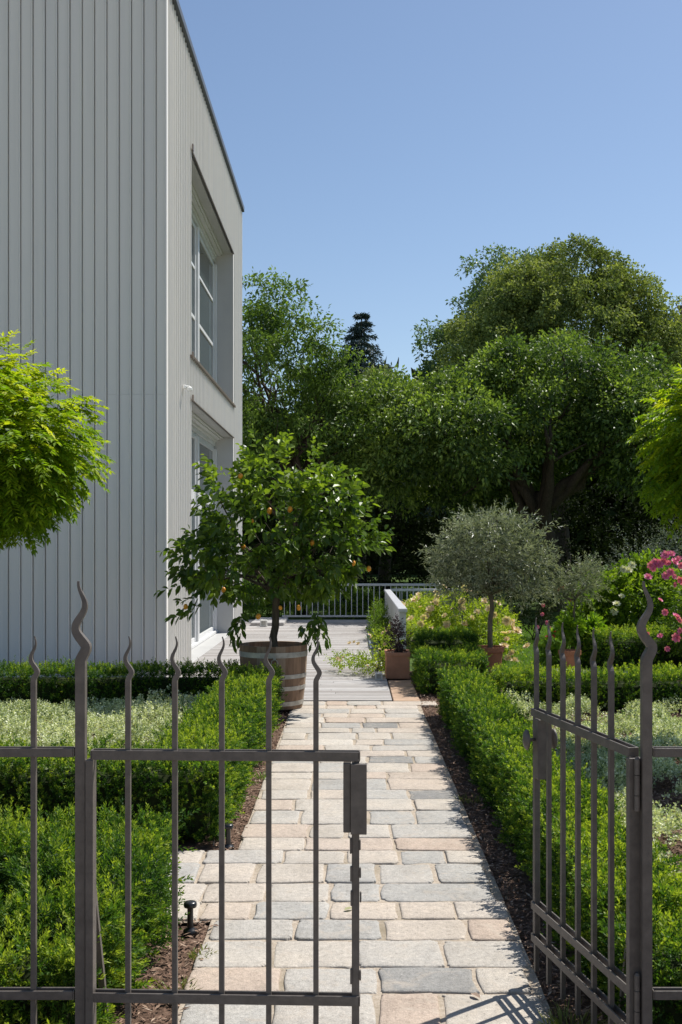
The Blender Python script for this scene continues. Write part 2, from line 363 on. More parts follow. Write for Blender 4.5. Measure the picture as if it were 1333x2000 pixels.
def hedge(name,label,boxes,dens,nneedle=16,L=.024,W=.0034,seed=1,slen=.06,group='clipped yew hedges of the parterre',tint_top=.0,stray=.05,wob=1.0):
    """clipped yew: shoots of needles over the surface of joined boxes, dark core boxes added inside to block light. boxes: x0,x1,y0,y1,z1"""
    base=(np.mean([(b[0]+b[1])/2 for b in boxes]),np.mean([(b[2]+b[3])/2 for b in boxes]),0)
    t=thing(name,label,'hedge',base,group)
    mb=MB(); core=MB()
    S=[];D=[];TT=[]
    for b in boxes:
        x0,x1,y0,y1,z1=b
        core.box(x0+.10,x1-.10,y0+.10,y1-.10,0,z1-.11,.5,0,.03)  # dark filler box, added to block sight and light behind the needles
        fs=[('z',(x1-x0)*(y1-y0)),('x0',(y1-y0)*z1),('x1',(y1-y0)*z1),('y0',(x1-x0)*z1),('y1',(x1-x0)*z1*.5)]
        for fn,area in fs:
            n=int(area*dens*(1.15 if fn=='z' else 1.5)); u=R.uniform(size=n); v=R.uniform(size=n)
            if fn=='z': p=np.stack([x0+(x1-x0)*u,y0+(y1-y0)*v,np.full(n,z1)],1); d=np.array([0,0,1.])
            elif fn[0]=='x': p=np.stack([np.full(n,x0 if fn=='x0' else x1),y0+(y1-y0)*u,z1*v**.85],1); d=np.array([-1. if fn=='x0' else 1.,0,.45])
            else: p=np.stack([x0+(x1-x0)*u,np.full(n,y0 if fn=='y0' else y1),z1*v**.85],1); d=np.array([0,-1. if fn=='y0' else 1.,.45])
            inn=np.zeros(n,bool)
            for c in boxes:
                if c is b: continue
                inn|=(p[:,0]>c[0]+.02)&(p[:,0]<c[1]-.02)&(p[:,1]>c[2]+.02)&(p[:,1]<c[3]-.02)&(p[:,2]<c[4]+.01)
            p=p[~inn]; n=len(p)
            S.append(p-d*R.uniform(.02,.085,n)[:,None]); D.append(np.tile(d,(n,1)))
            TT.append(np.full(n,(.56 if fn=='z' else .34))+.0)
    S=np.concatenate(S);D=np.concatenate(D);TT=np.concatenate(TT); n=len(S)
    w=nz(S,4.5,seed)*.024+nz(S,14,seed+1)*.036
    w=w*wob
    S=S+unit(D)*w[:,None]; S[:,2]=np.maximum(S[:,2],.01)
    d=unit(D*.9+R.normal(size=(n,3))*.42+np.array([0,0,.28])); ln=slen*R.uniform(.6,1.35,n)*np.where(R.uniform(size=n)<stray,1.7,1)
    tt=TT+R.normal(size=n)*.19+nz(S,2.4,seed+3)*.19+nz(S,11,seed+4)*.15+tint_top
    # needles
    k=nneedle; q=np.tile(np.linspace(.05,1,k),(n,1)); pos=S[:,None,:]+d[:,None,:]*(q*ln[:,None])[...,None]
    a=unit(np.cross(d,rdir(n))); b2=np.cross(d,a); ph=(np.arange(k)*2.4)[None,:,None]
    rad=np.cos(ph)*a[:,None,:]+np.sin(ph)*b2[:,None,:]
    ax=rad*(1.0-.55*q[...,None])+d[:,None,:]*(.45+.5*q[...,None])
    N=n*k; ti=np.repeat(tt,k)+.55*(q.ravel()-.55)+R.normal(size=N)*.06  # dark shoot bases paint the shade between shoots; pale tips are new growth
    leaves(mb,pos.reshape(-1,3),ax.reshape(-1,3)+R.normal(size=(N,3))*.07,L*R.uniform(.75,1.2,N)*(1-.35*(q.ravel()>.9)),W,ti,'rhomb',.30)
    mb.build('foliage',M['yew'],t); core.build('dark_core',M['twig'],t)
    return t

# ------------------------------------------------------------------ ground, soil, lawn
def sheet(name,mat,x0,x1,y0,y1,z,nx=1,ny=1,fn=None):
    xs=np.linspace(x0,x1,nx+1); ys=np.linspace(y0,y1,ny+1); X,Y=np.meshgrid(xs,ys,indexing='ij')
    V=np.stack([X,Y,np.full(X.shape,z,float)],2).reshape(-1,3)
    if fn is not None: V[:,2]+=fn(V)
    i,j=np.meshgrid(np.arange(nx),np.arange(ny),indexing='ij'); i=i.ravel();j=j.ravel()
    m=MB(); m.add(V,np.stack([i*(ny+1)+j,(i+1)*(ny+1)+j,(i+1)*(ny+1)+j+1,i*(ny+1)+j+1],1))
    return struct(m.build(name,mat,smooth=True))
sheet('ground',M['ground'],-200,200,-60,400,-.06)
sheet('bounce_ground',M['mortar'],-40,40,-30,1.19,-.03)  # unseen pale ground behind the camera, added to bounce light onto the house
sheet('soil',M['soil'],-7,7,1.2,14.2,-.022,160,150,lambda V:.010*nz(V,5,3)+.006*nz(V,17,4))
sheet('lawn',M['ground'],1.0,14,13.2,30,-.012)

# ------------------------------------------------------------------ paved path: mortar bed with setts standing in it
sheet('path_bed',M['mortar'],-.60,.685,1.6,11.27,-.002,26,160,lambda V:.004*nz(V,9,8))
sheet('side_path_bed',M['mortar'],-1.3,-.59,4.69,5.77,-.006,14,22,lambda V:.004*nz(V,9,8))
pv=MB()
def sett(x0,x1,y0,y1,tint,z):
    k=72; a=np.linspace(0,2*PI,k,endpoint=False); a=a+.0*a; cx,cy=(x0+x1)/2,(y0+y1)/2; hx,hy=(x1-x0)/2,(y1-y0)/2
    e=random.uniform(.07,.20)
    c,s_=np.cos(a),np.sin(a)
    ux=np.sign(c)*np.abs(c)**e; uy=np.sign(s_)*np.abs(s_)**e
    ph=random.uniform(0,6); j=1+.008*np.sin(3*a+ph)+.014*np.sin(7*a+2*ph)+.012*np.sin(13*a+ph*3)+.008*np.sin(19*a+ph*5)
    sk=random.uniform(-.05,.05)
    rings=[]
    Q=np.stack([cx+ux*hx,cy+uy*hy,np.zeros(k)],1); wx=.0065*nz(Q,24,int(cx*977+cy*131)%9999+10); wy=.0065*nz(Q,24,int(cx*577+cy*331)%9999+10)
    tx,ty=random.uniform(-.012,.012),random.uniform(-.012,.012)
    for sc_,zz in ((-.002,-.016),(.0,.0005),(.003,.0034),(.010,.0052),(.05,.0060)):
        X=cx+ux*(hx-sc_)*j+uy*sk*hy*.4+wx; Y=cy+uy*(hy-sc_)*j+ux*sk*hx*.25+wy
        Z=z+zz+tx*(X-cx)+ty*(Y-cy)
        rings.append(np.stack([X,Y,Z+np.zeros(k)],1))
    V=np.concatenate(rings); n=len(rings)
    i,q=np.meshgrid(np.arange(n-1),np.arange(k),indexing='ij'); i=i.ravel();q=q.ravel(); q2=(q+1)%k
    pv.add(V,np.stack([i*k+q,i*k+q2,(i+1)*k+q2,(i+1)*k+q],1),tint)
    base=pv.n-len(V); pv.f.append((np.array([[base+(n-1)*k+u for u in range(k)]]),np.array([tint]),np.array([0])))
def row(y0,y1,xa,xb):
    x=xa
    while x<xb-.04:
        w=random.choice([random.uniform(.20,.30),random.uniform(.27,.44),random.uniform(.30,.38)])
        if xb-(x+w)<.18: w=xb-x
        if w>.56: w=w/2
        g=random.uniform(.005,.014)
        t=random.choice([.03,.2,.26,.30,.36,.42,.46,.5,.53,.56,.58,.61,.64,.68,.72,.76,.84,.88,.95,1.])+random.uniform(-.04,.04)
        sett(x+g,x+w-g,y0+random.uniform(.004,.010),y1-random.uniform(.004,.010),min(1,max(0,t)),random.uniform(-.002,.003))
        x+=w
edges=[1.7]
for stop,k in ((4.70,11),(5.76,4),(10.98,19),(11.27,1)):
    w=[random.uniform(.8,1.2) for _ in range(k)]; a=edges[-1]; acc=0
    for q in w: acc+=q; edges.append(a+(stop-a)*acc/sum(w))
for a,b in zip(edges[:-1],edges[1:]):
    mid=(a+b)/2
    row(a,b,-1.28 if 4.7<mid<5.76 else -.60+random.uniform(-.012,.012),.86 if mid>11 else .675+random.uniform(-.02,.012))
struct(pv.build('path_setts',M['stone'],smooth=True))

# ------------------------------------------------------------------ deck
dk=MB(); y=11.285; i=0
while y<23.35:
    w=.118
    x=-4.6 if y>21.6 else -2.155
    xe=.414
    cuts=sorted([random.uniform(x+.6,xe-.3) for _ in range(random.choice([0,1,1,2]))]); xs=[x]+cuts+[xe]
    for a,b in zip(xs[:-1],xs[1:]):
        dk.box(a,b-.003,y,y+w-.007,-.012,.014+random.uniform(-.001,.001),random.gauss(.55,.22),0,.003)
    y+=w
struct(dk.build('deck',M['deck']))
s=MB(); s.box(-2.0,-1.35,21.75,23.3,.02,.075,.9,0,.004); s.box(-2.0,-1.35,21.70,21.745,.02,.07,.6,0,.003)
tag(s.build('deck_step',M['deck'],loc=(-1.7,22.5,.02)),'low pale step of boards on the deck at the far house corner','step')
tl=MB()
for yy in (11.285,11.86,12.44):
    tl.box(.425,.70,yy,yy+.565,-.018,.006+random.uniform(-.002,.002),random.random(),0,.006)
struct(tl.build('tile_strip',M['tile']))
s=MB(); s.box(.27,.44,16.7,19.5,.016,.05,.5,0,.006)
tag(s.build('slate_slab',M['slate'],loc=(.36,18,.016)),'blue grey slate slab lying on the right edge of the deck','slab')

# ------------------------------------------------------------------ house
HX,HY0,HY1,HZ,HXL=-2.16,12.83,21.5,8.12,-11.0
WY0,WY1=14.70,20.0
hs=thing('house','modern two storey house clad in grey standing seam metal','house',(HX,HY0,0))
pit=.1435
m=MB(); x=HX; i=0
while x>HXL:
    x1=x-pit; tt=random.gauss(.5,.28)
    zj=3.36 if x>HX-4.2*pit else None
    for za_,zb_ in ([(0,zj),(zj+.002,HZ-.004)] if zj else [(0,HZ-.004)]): m.box(x1+.0285,x-.0005,HY0,HY0+.03,za_,zb_,tt)
    m.box(x1+.0005,x1+.0165,HY0-.020,HY0+.03,0,HZ-.01,tt,0,.005)
    x=x1
m.box(HX-.026,HX+.0008,HY0-.012,HY0-.0005,0,HZ-.01,.6,0,.003)
m.add([(HX-.002,HY0+.0305,0),(HXL,HY0+.0305,0),(HXL,HY0+.0305,HZ),(HX-.002,HY0+.0305,HZ)],[(0,1,2,3)])
m.add([(HXL,HY0,0),(HXL,HY1,0),(HXL,HY1,HZ),(HXL,HY0,HZ)],[(0,1,2,3)]); m.add([(HXL,HY1,0),(HX,HY1,0),(HX,HY1,HZ),(HXL,HY1,HZ)],[(0,1,2,3)])
m.build('front_wall',M['clad'],hs)
m=MB()
z1a,z1b,z2a,z2b=.016,3.56,4.13,6.90
y=HY0
while y<HY1-.01:
    ye=min(y+pit,HY1); tt=random.gauss(.5,.25)
    yc=(y+ye)/2
    spans=[(0,HZ)] if ye<=WY0+.03 or y>=WY1-.03 else [(z1b,z2a),(z2b,HZ)]
    for a,b in spans:
        m.box(HX-.03,HX,y+.0005,ye-.030,a,b-.004,tt); m.add([(HX-.0305,y,a),(HX-.0305,ye,a),(HX-.0305,ye,b),(HX-.0305,y,b)],[(0,1,2,3)],tt)
        m.box(HX-.03,HX+.0175,ye-.0165,ye-.0005,a+.002,b-.012,tt,0,.005)
    y=ye
m.build('side_wall',M['clad'],hs)
m=MB(); m.box(HXL-.05,HX+.055,HY0-.05,HY1+.05,HZ,HZ+.10,.5,0,.006); m.build('roof_edge',M['coping'],hs)
m=MB(); m.box(HXL,HX-.2,HY0+.2,HY1-.2,HZ+.1,HZ+.14); m.build('roof',M['roofing'],hs)
# recess linings
m=MB(); D=.27; XI=HX-D
def yzq(mb,xa,xb,ya,yb,z,t=.5): mb.add([(xa,ya,z),(xb,ya,z),(xb,yb,z),(xa,yb,z)],[(0,1,2,3)],t)
for za,zb in ((z1a-.03,z1b),(z2a,z2b)):
    for yy in (WY0,WY1): m.add([(HX,yy,za),(XI-.3,yy,za),(XI-.3,yy,zb),(HX,yy,zb)],[(0,1,2,3)])
    yzq(m,HX,XI-.3,WY0,WY1,zb)
yzq(m,HX,XI-.3,WY0,WY1,z2a); m.box(XI-.3,HX-.002,WY0+.003,WY1-.003,-.02,.011)
m.build('recess_lining',M['beige'],hs)
def window(name,za,zb,trans,label=None,sillz=None):
    f=MB(); g=MB(); fx0,fx1=XI-.19,XI-.02
    ya,yb=WY0+.003,WY1-.003
    def bar(y0,y1,z0,z1,xa=fx0,xb=fx1): f.box(xa,xb,y0,y1,z0,z1,.5,0,.006)
    # stepped head with blind box, jambs, mullion with a sash on either side
    bar(ya,yb,zb-.09,zb-.003,fx0,fx1); bar(ya,yb,zb-.16,zb-.092,fx0,fx1-.03); bar(ya,yb,zb-.22,zb-.162,fx0,fx1-.06)
    f.box(XI-.018,XI+.05,ya,yb,zb-.05,zb-.004,.5,0,.005); f.box(XI+.052,XI+.09,ya,yb,zb-.028,zb-.004,.5,0,.004)
    top=zb-.222
    lo=za+.05
    bar(ya,yb,za,lo-.001,fx0,fx1+.01)
    for y0,s in ((ya,1),(yb,-1)):
        bar(*sorted((y0,y0+s*.10)),lo,top); bar(*sorted((y0+s*.102,y0+s*.19)),lo,top,fx0,fx1-.04); 
    ym=(ya+yb)/2+.27
    bar(ym-.07,ym+.07,lo,top); bar(ym+.072,ym+.15,lo,top,fx0,fx1-.035); bar(ym-.15,ym-.072,lo,top,fx0,fx1-.035)
    for y0,y1 in ((ya+.192,ym-.152),(ym+.152,yb-.192)):
        for z,hh in trans: bar(y0,y1,z-hh/2,z+hh/2,fx0,fx1-.045)
        bar(y0,y1,lo,lo+.07,fx0,fx1-.045); bar(y0,y1,top-.05,top,fx0,fx1-.045)
        g.box(fx1-.085,fx1-.065,y0-.01,y1+.01,lo+.01,top-.01)
    fo=f.build(name,M['white_frame'],hs); g.build('pane',M['glass'],fo)
    return fo
w1=window('window',z2a+.02,z2b,[(6.0,.055),(5.2,.065)])
w2=window('glass_door',z1a,z1b,[(2.39,.17),(2.22,.07)])
m=MB(); m.box(HX-.27,HX+.045,WY0-.03,WY1+.03,z2a-.028,z2a+.012,.5,0,.004); m.box(HX+.0315,HX+.048,WY0-.05,WY0+.02,z2a-.05,z2a+.05,.5,0,.004); m.build('sill',M['sill'],w1)
m=MB(); m.box(HX+.0005,HX+.024,WY0+.002,WY1-.002,z2b-.018,z2b-.002,.5,0,.003); m.box(HX+.0315,HX+.048,WY0-.05,WY0+.01,z2b-.04,z2b+.045); m.build('lintel_strip',M['sill'],w1)
m=MB(); m.box(HX+.0005,HX+.024,WY0+.002,WY1-.002,z1b-.018,z1b-.002,.5,0,.003); m.box(HX+.0315,HX+.048,WY0-.05,WY0+.01,z1b-.04,z1b+.045); m.build('lintel_strip',M['sill'],w2)
m=MB(); hy=(WY0+WY1)/2+.36; m.box(XI-.06,XI-.02,hy,hy+.025,.98,1.12,.5,0,.004); m.box(XI-.02,XI+.0,hy-.005,hy+.12,1.05,1.075,.5,0,.004); m.build('handle',M['coping'],w2)
for yy,zz in ((13.95,3.60),(21.15,3.50)):
    m=MB(); m.box(HX+.027,HX+.06,yy-.04,yy+.04,zz-.02,zz+.03,.5,0,.006); m.tube([(HX+.06,yy,zz+.01),(HX+.10,yy-.02,zz),(HX+.13,yy-.06,zz-.02)],[.02,.018,.016],8)
    m.box(HX+.09,HX+.145,yy-.12,yy-.05,zz-.055,zz-.01,.5,0,.010); m.build('wall_light',M['white'],hs)

# ------------------------------------------------------------------ wrought iron fence and gate (local coords, x along the leaf)
GY=3.21
def wavy(z0,z1,amp,r0,nw,n=40,flip=1):
    """flame tip: tapered bar that snakes up to a hooked point"""
    t=np.linspace(0,1,n); x=flip*amp*np.sin(2*PI*nw*t)*np.minimum(1,t*5)*(1-.62*t)
    return np.stack([x,np.zeros(n),z0+(z1-z0)*t],1), r0*(1-.80*t**1.3)
def bar_mesh(zb,zt,tipz,r,amp=.0125,nw=1.45,flip=1):
    m=MB(); p,rr=wavy(zt,tipz,amp,r*1.35,nw,flip=flip)
    pts=np.concatenate([np.array([[0,0,zb],[0,0,zt-.03]]),p]); rad=np.concatenate([[r*1.35,r*1.35],rr])
    m.tube(pts,rad,4,twist=PI/4); return m
def rails(m,x0,x1,z,h=.026,gap=.010,th=.006,ends=True):
    m.box(x0,x1,-gap-th,-gap,z-h/2,z+h/2,.5,0,.0012); m.box(x0,x1,gap,gap+th,z-h/2,z+h/2,.5,0,.0012)
    if ends:
        m.box(x0-.004,x0-.0005,-gap-th,gap+th,z-h/2,z+h/2,.5,0,.001); m.box(x1+.0005,x1+.004,-gap-th,gap+th,z-h/2,z+h/2,.5,0,.001)
ZT,ZM,ZL=.992,.289,.172
def gate_post(label,x,brdx,flip):
    t=thing('gate_post',label,'post',(0,0,0),'tall snaking posts of the iron gate'); 
    m=MB(); p,rr=wavy(1.26,1.495,.021,(.0150*1.38),1.75,60,flip)
    m.tube(np.concatenate([[[0,0,-.05],[0,0,1.20]],p]),np.concatenate([[.0200,.0200],rr]),4,twist=PI/4)
    m.build('shaft',M['iron'],t)
    b=MB(); b.tube([(brdx,.018,.86),(brdx,.16,.47),(brdx,.36,-.05)],[.013,.013,.013],4,twist=PI/4); b.build('brace',M['iron'],t)
    t.location=(x,GY,0); return t
XL,XR=-.790,.858
gate_post('tall left iron gate post with snaking tip in front of the grey house',XL,.004,1)
gate_post('tall right iron gate post with snaking tip beside the open gate leaf',XR,.0,1)
barA=bar_mesh(.05,1.205,1.335,.0078)
def bars(parent,xs,first=[None],proto=None):
    for x in xs:
        if proto[0] is None: proto[0]=barA.build('bar',M['iron'],parent); proto[0].location=(x,0,0)
        else: dup(proto[0],parent,(x,0,0))
PROTO=[None]
def panel(label,x0,x1,xs,brx):
    t=thing('fence_panel',label,'fence',(0,0,0),'iron fence panels beside the gate')
    for z in (ZT+.006,ZM+.004):
        m=MB(); rails(m,x0,x1,z); m.build('rail',M['iron'],t)
    bars(t,xs,proto=PROTO); t.location=(0,GY,0)
    return t
panel('fixed iron fence panel running left from the tall left gate post',-1.95,XL-.021,[XL-.138*(i+1) for i in range(8)],0)
panel('fixed iron fence panel running right from the tall right gate post',XR+.021,2.0,[XR+.138*(i+1)+.02 for i in range(8)],0)
def leaf_gate(label,xs,w,tipped_end,locked_box,flip):
    t=thing('gate_leaf',label,'gate',(0,0,0),'two leaves of the iron garden gate')
    for z in (ZT,ZM,ZL):
        m=MB(); rails(m,.006,w-.002,z,.028,.011); m.build('rail',M['iron'],t)
    m=MB(); m.box(-.012,.0105,-.020,.020,.06,ZT-.0150,.5,0,.0015); m.build('hinge_stile',M['iron'],t)
    if tipped_end:
        mm=bar_mesh(.05,1.205,1.335,.0078); mm.build('end_bar',M['iron'],t).location=(w-.012,0,0)
    m=MB(); m.box(w-.022,w-.0005,-.0105,.0105,ZL+.015,ZT-.015,.5,0,.0015)
    if not tipped_end: m.box(w-.022,w-.0005,-.0105,.0105,.05,ZL-.015,.5,0,.0015)
    m.build('lock_stile',M['iron'],t)
    bars(t,xs,proto=PROTO)
    if locked_box=='cover':
        m=MB(); m.box(w-.046,w-.0245,-.022,.020,.775,ZT-.017,.5,0,.002); m.box(w-.0245,w+.0215,-.030,-.0175,.772,ZT-.019,.5,0,.0012); m.build('lock_case',M['iron'],t)
        for zc,dx in ((.735,-.001),(.655,0),(.585,.001),(.36,.0)):
            k=MB(); k.box(w-.0265+dx,w-.0205+dx,-.018,-.006,zc-.022,zc+.022,.5,0,.002); k.box(w+.0+dx,w+.005+dx,-.016,-.004,zc-.012,zc+.018,.5,0,.002); k.build('catch',M['iron'],t)
    else:
        m=MB(); m.box(w-.075,w-.0235,-.019,.019,.760,ZT-.017,.5,0,.002); m.build('lock_case',M['iron'],t)
        for s in (-1,1):
            k=MB(); k.tube([(w-.048,s*.0195,.900),(w-.048,s*.042,.900)],[.006,.006],10)
            prof=[(0,.042),(.014,.0425),(.028,.047),(.030,.052),(.024,.058),(.010,.063),(0,.064)]
            ang=np.arange(16)*2*PI/16; V=np.concatenate([np.stack([w-.048+r*np.cos(ang),np.full(16,s*yy),.900+1.25*r*np.sin(ang)],1) for r,yy in prof])
            i,j=np.meshgrid(np.arange(6),np.arange(16),indexing='ij'); i=i.ravel();j=j.ravel(); k.add(V,np.stack([i*16+j,i*16+(j+1)%16,(i+1)*16+(j+1)%16,(i+1)*16+j],1))
            k.build('knob',M['iron'],t,smooth=True)
    for z in (.90,.27):
        m=MB(); m.tube([(-.022,0,z-.075),(-.022,0,z-.031)],.0085,12); m.tube([(-.022,0,z-.029),(-.022,0,z+.029)],.0085,12); m.tube([(-.022,0,z+.031),(-.022,0,z+.075),(-.022,0,z+.082)],[.0085,.0085,.004],12)
        m.box(-.0205,-.0125,-.004,.004,z-.028,z+.028); m.build('hinge',M['iron'],t,smooth=False)
    return t
lg=leaf_gate('closed left iron gate leaf across the paved path with flat lock cover',[.109+i*.1368 for i in range(5)],.782,False,'cover',1)
lg.location=(XL+.030,GY-.004,0); lg.rotation_euler=(0,0,-.035)
rg=leaf_gate('open right iron gate leaf swung inward with oval door knobs',[.155+i*.128 for i in range(5)],.80,True,'knob',1)
rg.location=(XR-.030,GY+.024,0); rg.rotation_euler=(0,0,PI/2+.20)

# ------------------------------------------------------------------ hedges
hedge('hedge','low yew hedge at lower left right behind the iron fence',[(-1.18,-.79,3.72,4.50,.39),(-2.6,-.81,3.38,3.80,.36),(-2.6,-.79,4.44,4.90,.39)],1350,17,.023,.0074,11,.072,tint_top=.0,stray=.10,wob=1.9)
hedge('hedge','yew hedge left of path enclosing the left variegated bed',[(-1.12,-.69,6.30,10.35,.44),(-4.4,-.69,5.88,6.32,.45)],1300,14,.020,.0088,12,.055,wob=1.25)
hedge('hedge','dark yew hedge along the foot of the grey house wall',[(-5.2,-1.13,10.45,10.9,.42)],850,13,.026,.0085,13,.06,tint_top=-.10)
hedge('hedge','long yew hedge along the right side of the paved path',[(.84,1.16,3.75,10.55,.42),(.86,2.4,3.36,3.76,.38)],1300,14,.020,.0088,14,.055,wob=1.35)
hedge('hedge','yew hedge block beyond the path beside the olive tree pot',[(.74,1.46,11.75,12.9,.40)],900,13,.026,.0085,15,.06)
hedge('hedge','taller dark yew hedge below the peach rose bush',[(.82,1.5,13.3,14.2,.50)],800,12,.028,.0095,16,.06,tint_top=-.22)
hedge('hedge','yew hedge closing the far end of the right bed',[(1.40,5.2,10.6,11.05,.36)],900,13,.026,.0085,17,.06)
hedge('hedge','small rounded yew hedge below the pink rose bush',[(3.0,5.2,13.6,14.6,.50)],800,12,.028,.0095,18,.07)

# ------------------------------------------------------------------ variegated ground cover (uncountable)
def cover(name,label,regs,dens,seed,hgt=.12,cut=-.35,L=.021,W=.014):
    mb=MB(); out=[]
    for x0,x1,y0,y1,k in regs:
        n=int((x1-x0)*(y1-y0)*dens*k); p=np.stack([R.uniform(x0,x1,n),R.uniform(y0,y1,n),np.zeros(n)],1)
        h=.55+.45*nz(p,3.4,seed)+.25*nz(p,9,seed+1)
        keep=h>cut+R.normal(size=n)*.08; p=p[keep]; h=h[keep]
        p[:,2]=np.maximum(.01,hgt*h*R.uniform(.45,1.05,len(p))); out.append(p)
    p=np.concatenate(out); n=len(p)
    d=np.array([0,0,1.])+R.normal(size=(n,3))*.55
    twig_set(mb,p,d,.045,6,L,W,.52+R.normal(size=n)*.20+.12*nz(p,2.2,seed+4),'rhomb',.45,.1,0,.1,1.0)
    o=mb.build(name,M['cover'],loc=(p[:,0].mean(),p[:,1].mean(),0)); return tag(o,label,'ground cover',kind='stuff')
cover('variegated_ground_cover','cream and green variegated ground cover between the left hedges',[(-5.2,-1.15,6.36,10.4,1)],2000,31,.20,-.15)
cover('variegated_ground_cover','cream and green variegated ground cover with bare soil in the right bed',[(1.18,5.2,7.2,10.55,1),(1.20,3.6,3.8,7.2,1.1)],2300,33,.19,.42)

# ------------------------------------------------------------------ bark mulch
def chips(regs,n0):
    mb=MB()
    for x0,x1,y0,y1 in regs:
        n=int(n0*(x1-x0)*(y1-y0)); p=np.stack([R.uniform(x0,x1,n),R.uniform(y0,y1,n),R.uniform(-.012,.012,n)],1)
        a=R.normal(size=(n,3))*np.array([1,1,.28]); leaves(mb,p,a,R.uniform(.012,.045,n),R.uniform(.005,.014,n),R.beta(2,2.6,n),'rhomb',.75,0)
    return tag(mb.build('bark_mulch',M['chip'],loc=(0,7,0)),'reddish brown bark mulch on the soil strips','mulch',kind='stuff')
chips([(-.74,-.60,5.75,10.9),(-.80,-.58,3.1,4.7),(-1.2,-.6,2.6,3.4),(.68,.90,3.3,11.3),(.70,1.0,11.2,13.2),(1.16,3.4,3.8,10.6),(.68,1.4,2.7,3.4)],2600)

def tuft(name,label,c,n,rad,hgt,mat='grass',spread=.5):
    mb=MB(); a=R.uniform(0,2*PI,n); r=rad*np.sqrt(R.uniform(size=n)); p=np.stack([c[0]+r*np.cos(a),c[1]+r*np.sin(a),np.full(n,-.01)],1)
    d=np.stack([np.cos(a)*spread,np.sin(a)*spread,np.ones(n)],1)+R.normal(size=(n,3))*.3
    leaves(mb,p,d,hgt*R.uniform(.5,1.2,n),.005,R.normal(.5,.22,n),'rhomb',0,.25); o=mb.build(name,M[mat],loc=(c[0],c[1],0)); return tag(o,label,'grass')
tuft('grass_tuft','yellowish grass tuft at the foot of the open gate leaf',(.72,3.62),170,.075,.12,'dryleaf')
tuft('grass_tuft','thin dry grass tuft below the closed gate leaf',(-.60,3.30),130,.10,.09,'dryleaf')
tuft('grass_tuft','small weed tuft between the path and near bollard light',(-.585,4.30),60,.05,.05,'dryleaf')
tuft('grass_tuft','bright green weed at the soil edge beside the path',(-.62,7.55),36,.03,.09,'grass')
tuft('grass_tuft','small weeds in the shaded soil right of the path',(.74,6.9),70,.08,.07,'dryleaf')
tuft('grass_tuft','straggly dry grass at the path edge in front of the gate',(-.72,3.05),160,.12,.10,'dryleaf')
tuft('grass_tuft','low weeds on the soil left of the gate path',(-.64,3.95),90,.07,.06,'dryleaf')
for lb,x,y,mt,a in (('single yellow green leaf fallen on the path joint',-.035,4.79,'dryleaf',.6),('small dry curled leaf on the pale stone near the open gate',.45,3.86,'chip',2.2)):
    m=MB(); leaves(m,np.array([[x,y,.012]]),np.array([[math.cos(a),math.sin(a),.12]]),np.array([.05]),np.array([.024]),np.array([.8]),'leaf6',.92,.1); tag(m.build('fallen_leaf',M[mt],loc=(x,y,.012)),lb,'leaf')
mb=MB(); n=26000; p=np.stack([R.uniform(1.6,3.8,n),13.0+9*R.uniform(size=n)**1.3,np.full(n,-.01)],1)
leaves(mb,p,np.array([0,0,1.])+R.normal(size=(n,3))*.4,.045*R.uniform(.6,1.2,n),.008,R.normal(.5,.16,n),'needle',0)
tag(mb.build('lawn_grass',M['grass'],loc=(2.6,16,0)),'short bright green lawn grass behind the right bed','grass',kind='stuff')

# ------------------------------------------------------------------ bollard lights, hose, lanterns
def bollard(label,x,y):
    t=thing('bollard_light',label,'garden light',(x,y,0),'small black lights beside the path')
    m=MB(); m.lathe([(0,-.02),(.030,-.02),(.030,.004),(.026,.010),(.014,.016),(.0135,.02)],(x,y,0),20); m.build('base',M['black'],t,smooth=True)
    m=MB(); m.lathe([(.0135,.018),(.0125,.06),(.0125,.098),(.015,.101)],(x,y,0),20); m.build('stem',M['black'],t,smooth=True)
    m=MB(); m.lathe([(.012,.099),(.0255,.102),(.0275,.108),(.027,.118),(.022,.1235),(.010,.1255),(0,.1255)],(x,y,0),24); m.build('head',M['black'],t,smooth=True)
bollard('black mushroom light on soil at the front of the side path',-.670,4.56)
bollard('black mushroom light in the shade beside the hedge corner',-.655,5.83)
m=MB(); a=np.linspace(0,1,12); m.tube(np.stack([1.93-.26*a+.0*a,5.15+.22*a,.03+.03*np.sin(a*3)],1),.014,8)
tag(m.build('drip_hose',M['black'],loc=(1.8,5.2,0),smooth=True),'black irrigation hose end lying on the soil of the right bed','hose')
def lantern(label,x,y,z,s):
    t=thing('lantern',label,'lantern',(x,y,z),'small white cube lanterns on the deck'); h=s/2
    m=MB(); w=s*.18
    for sx in (-1,1):
        for sy in (-1,1): m.box(x+sx*h-(w if sx>0 else 0),x+sx*h+(w if sx<0 else 0),y+sy*h-(w if sy>0 else 0),y+sy*h+(w if sy<0 else 0),z+.004+w,z+s-w,.5,0,.002)
    m.box(x-h,x+h,y-h,y+h,z+.003,z+.003+w,.5,0,.003); m.box(x-h,x+h,y-h,y+h,z+s-w,z+s,.5,0,.003); m.build('frame',M['lantern'],t)
    m=MB(); m.box(x-h+w*.6,x+h-w*.6,y-h+w*.6,y+h-w*.6,z+w+.004,z+s-w-.002,.5,0,.003); m.build('lamp_glass',M['galv'],t)
lantern('white cube lantern standing in front of the terracotta trough',.315,12.95,.015,.085)
lantern('white cube lantern at the house wall by the glass door',-1.83,17.35,.015,.10)
lantern('white cube lantern beside the far deck step',-1.72,21.45,.015,.13)

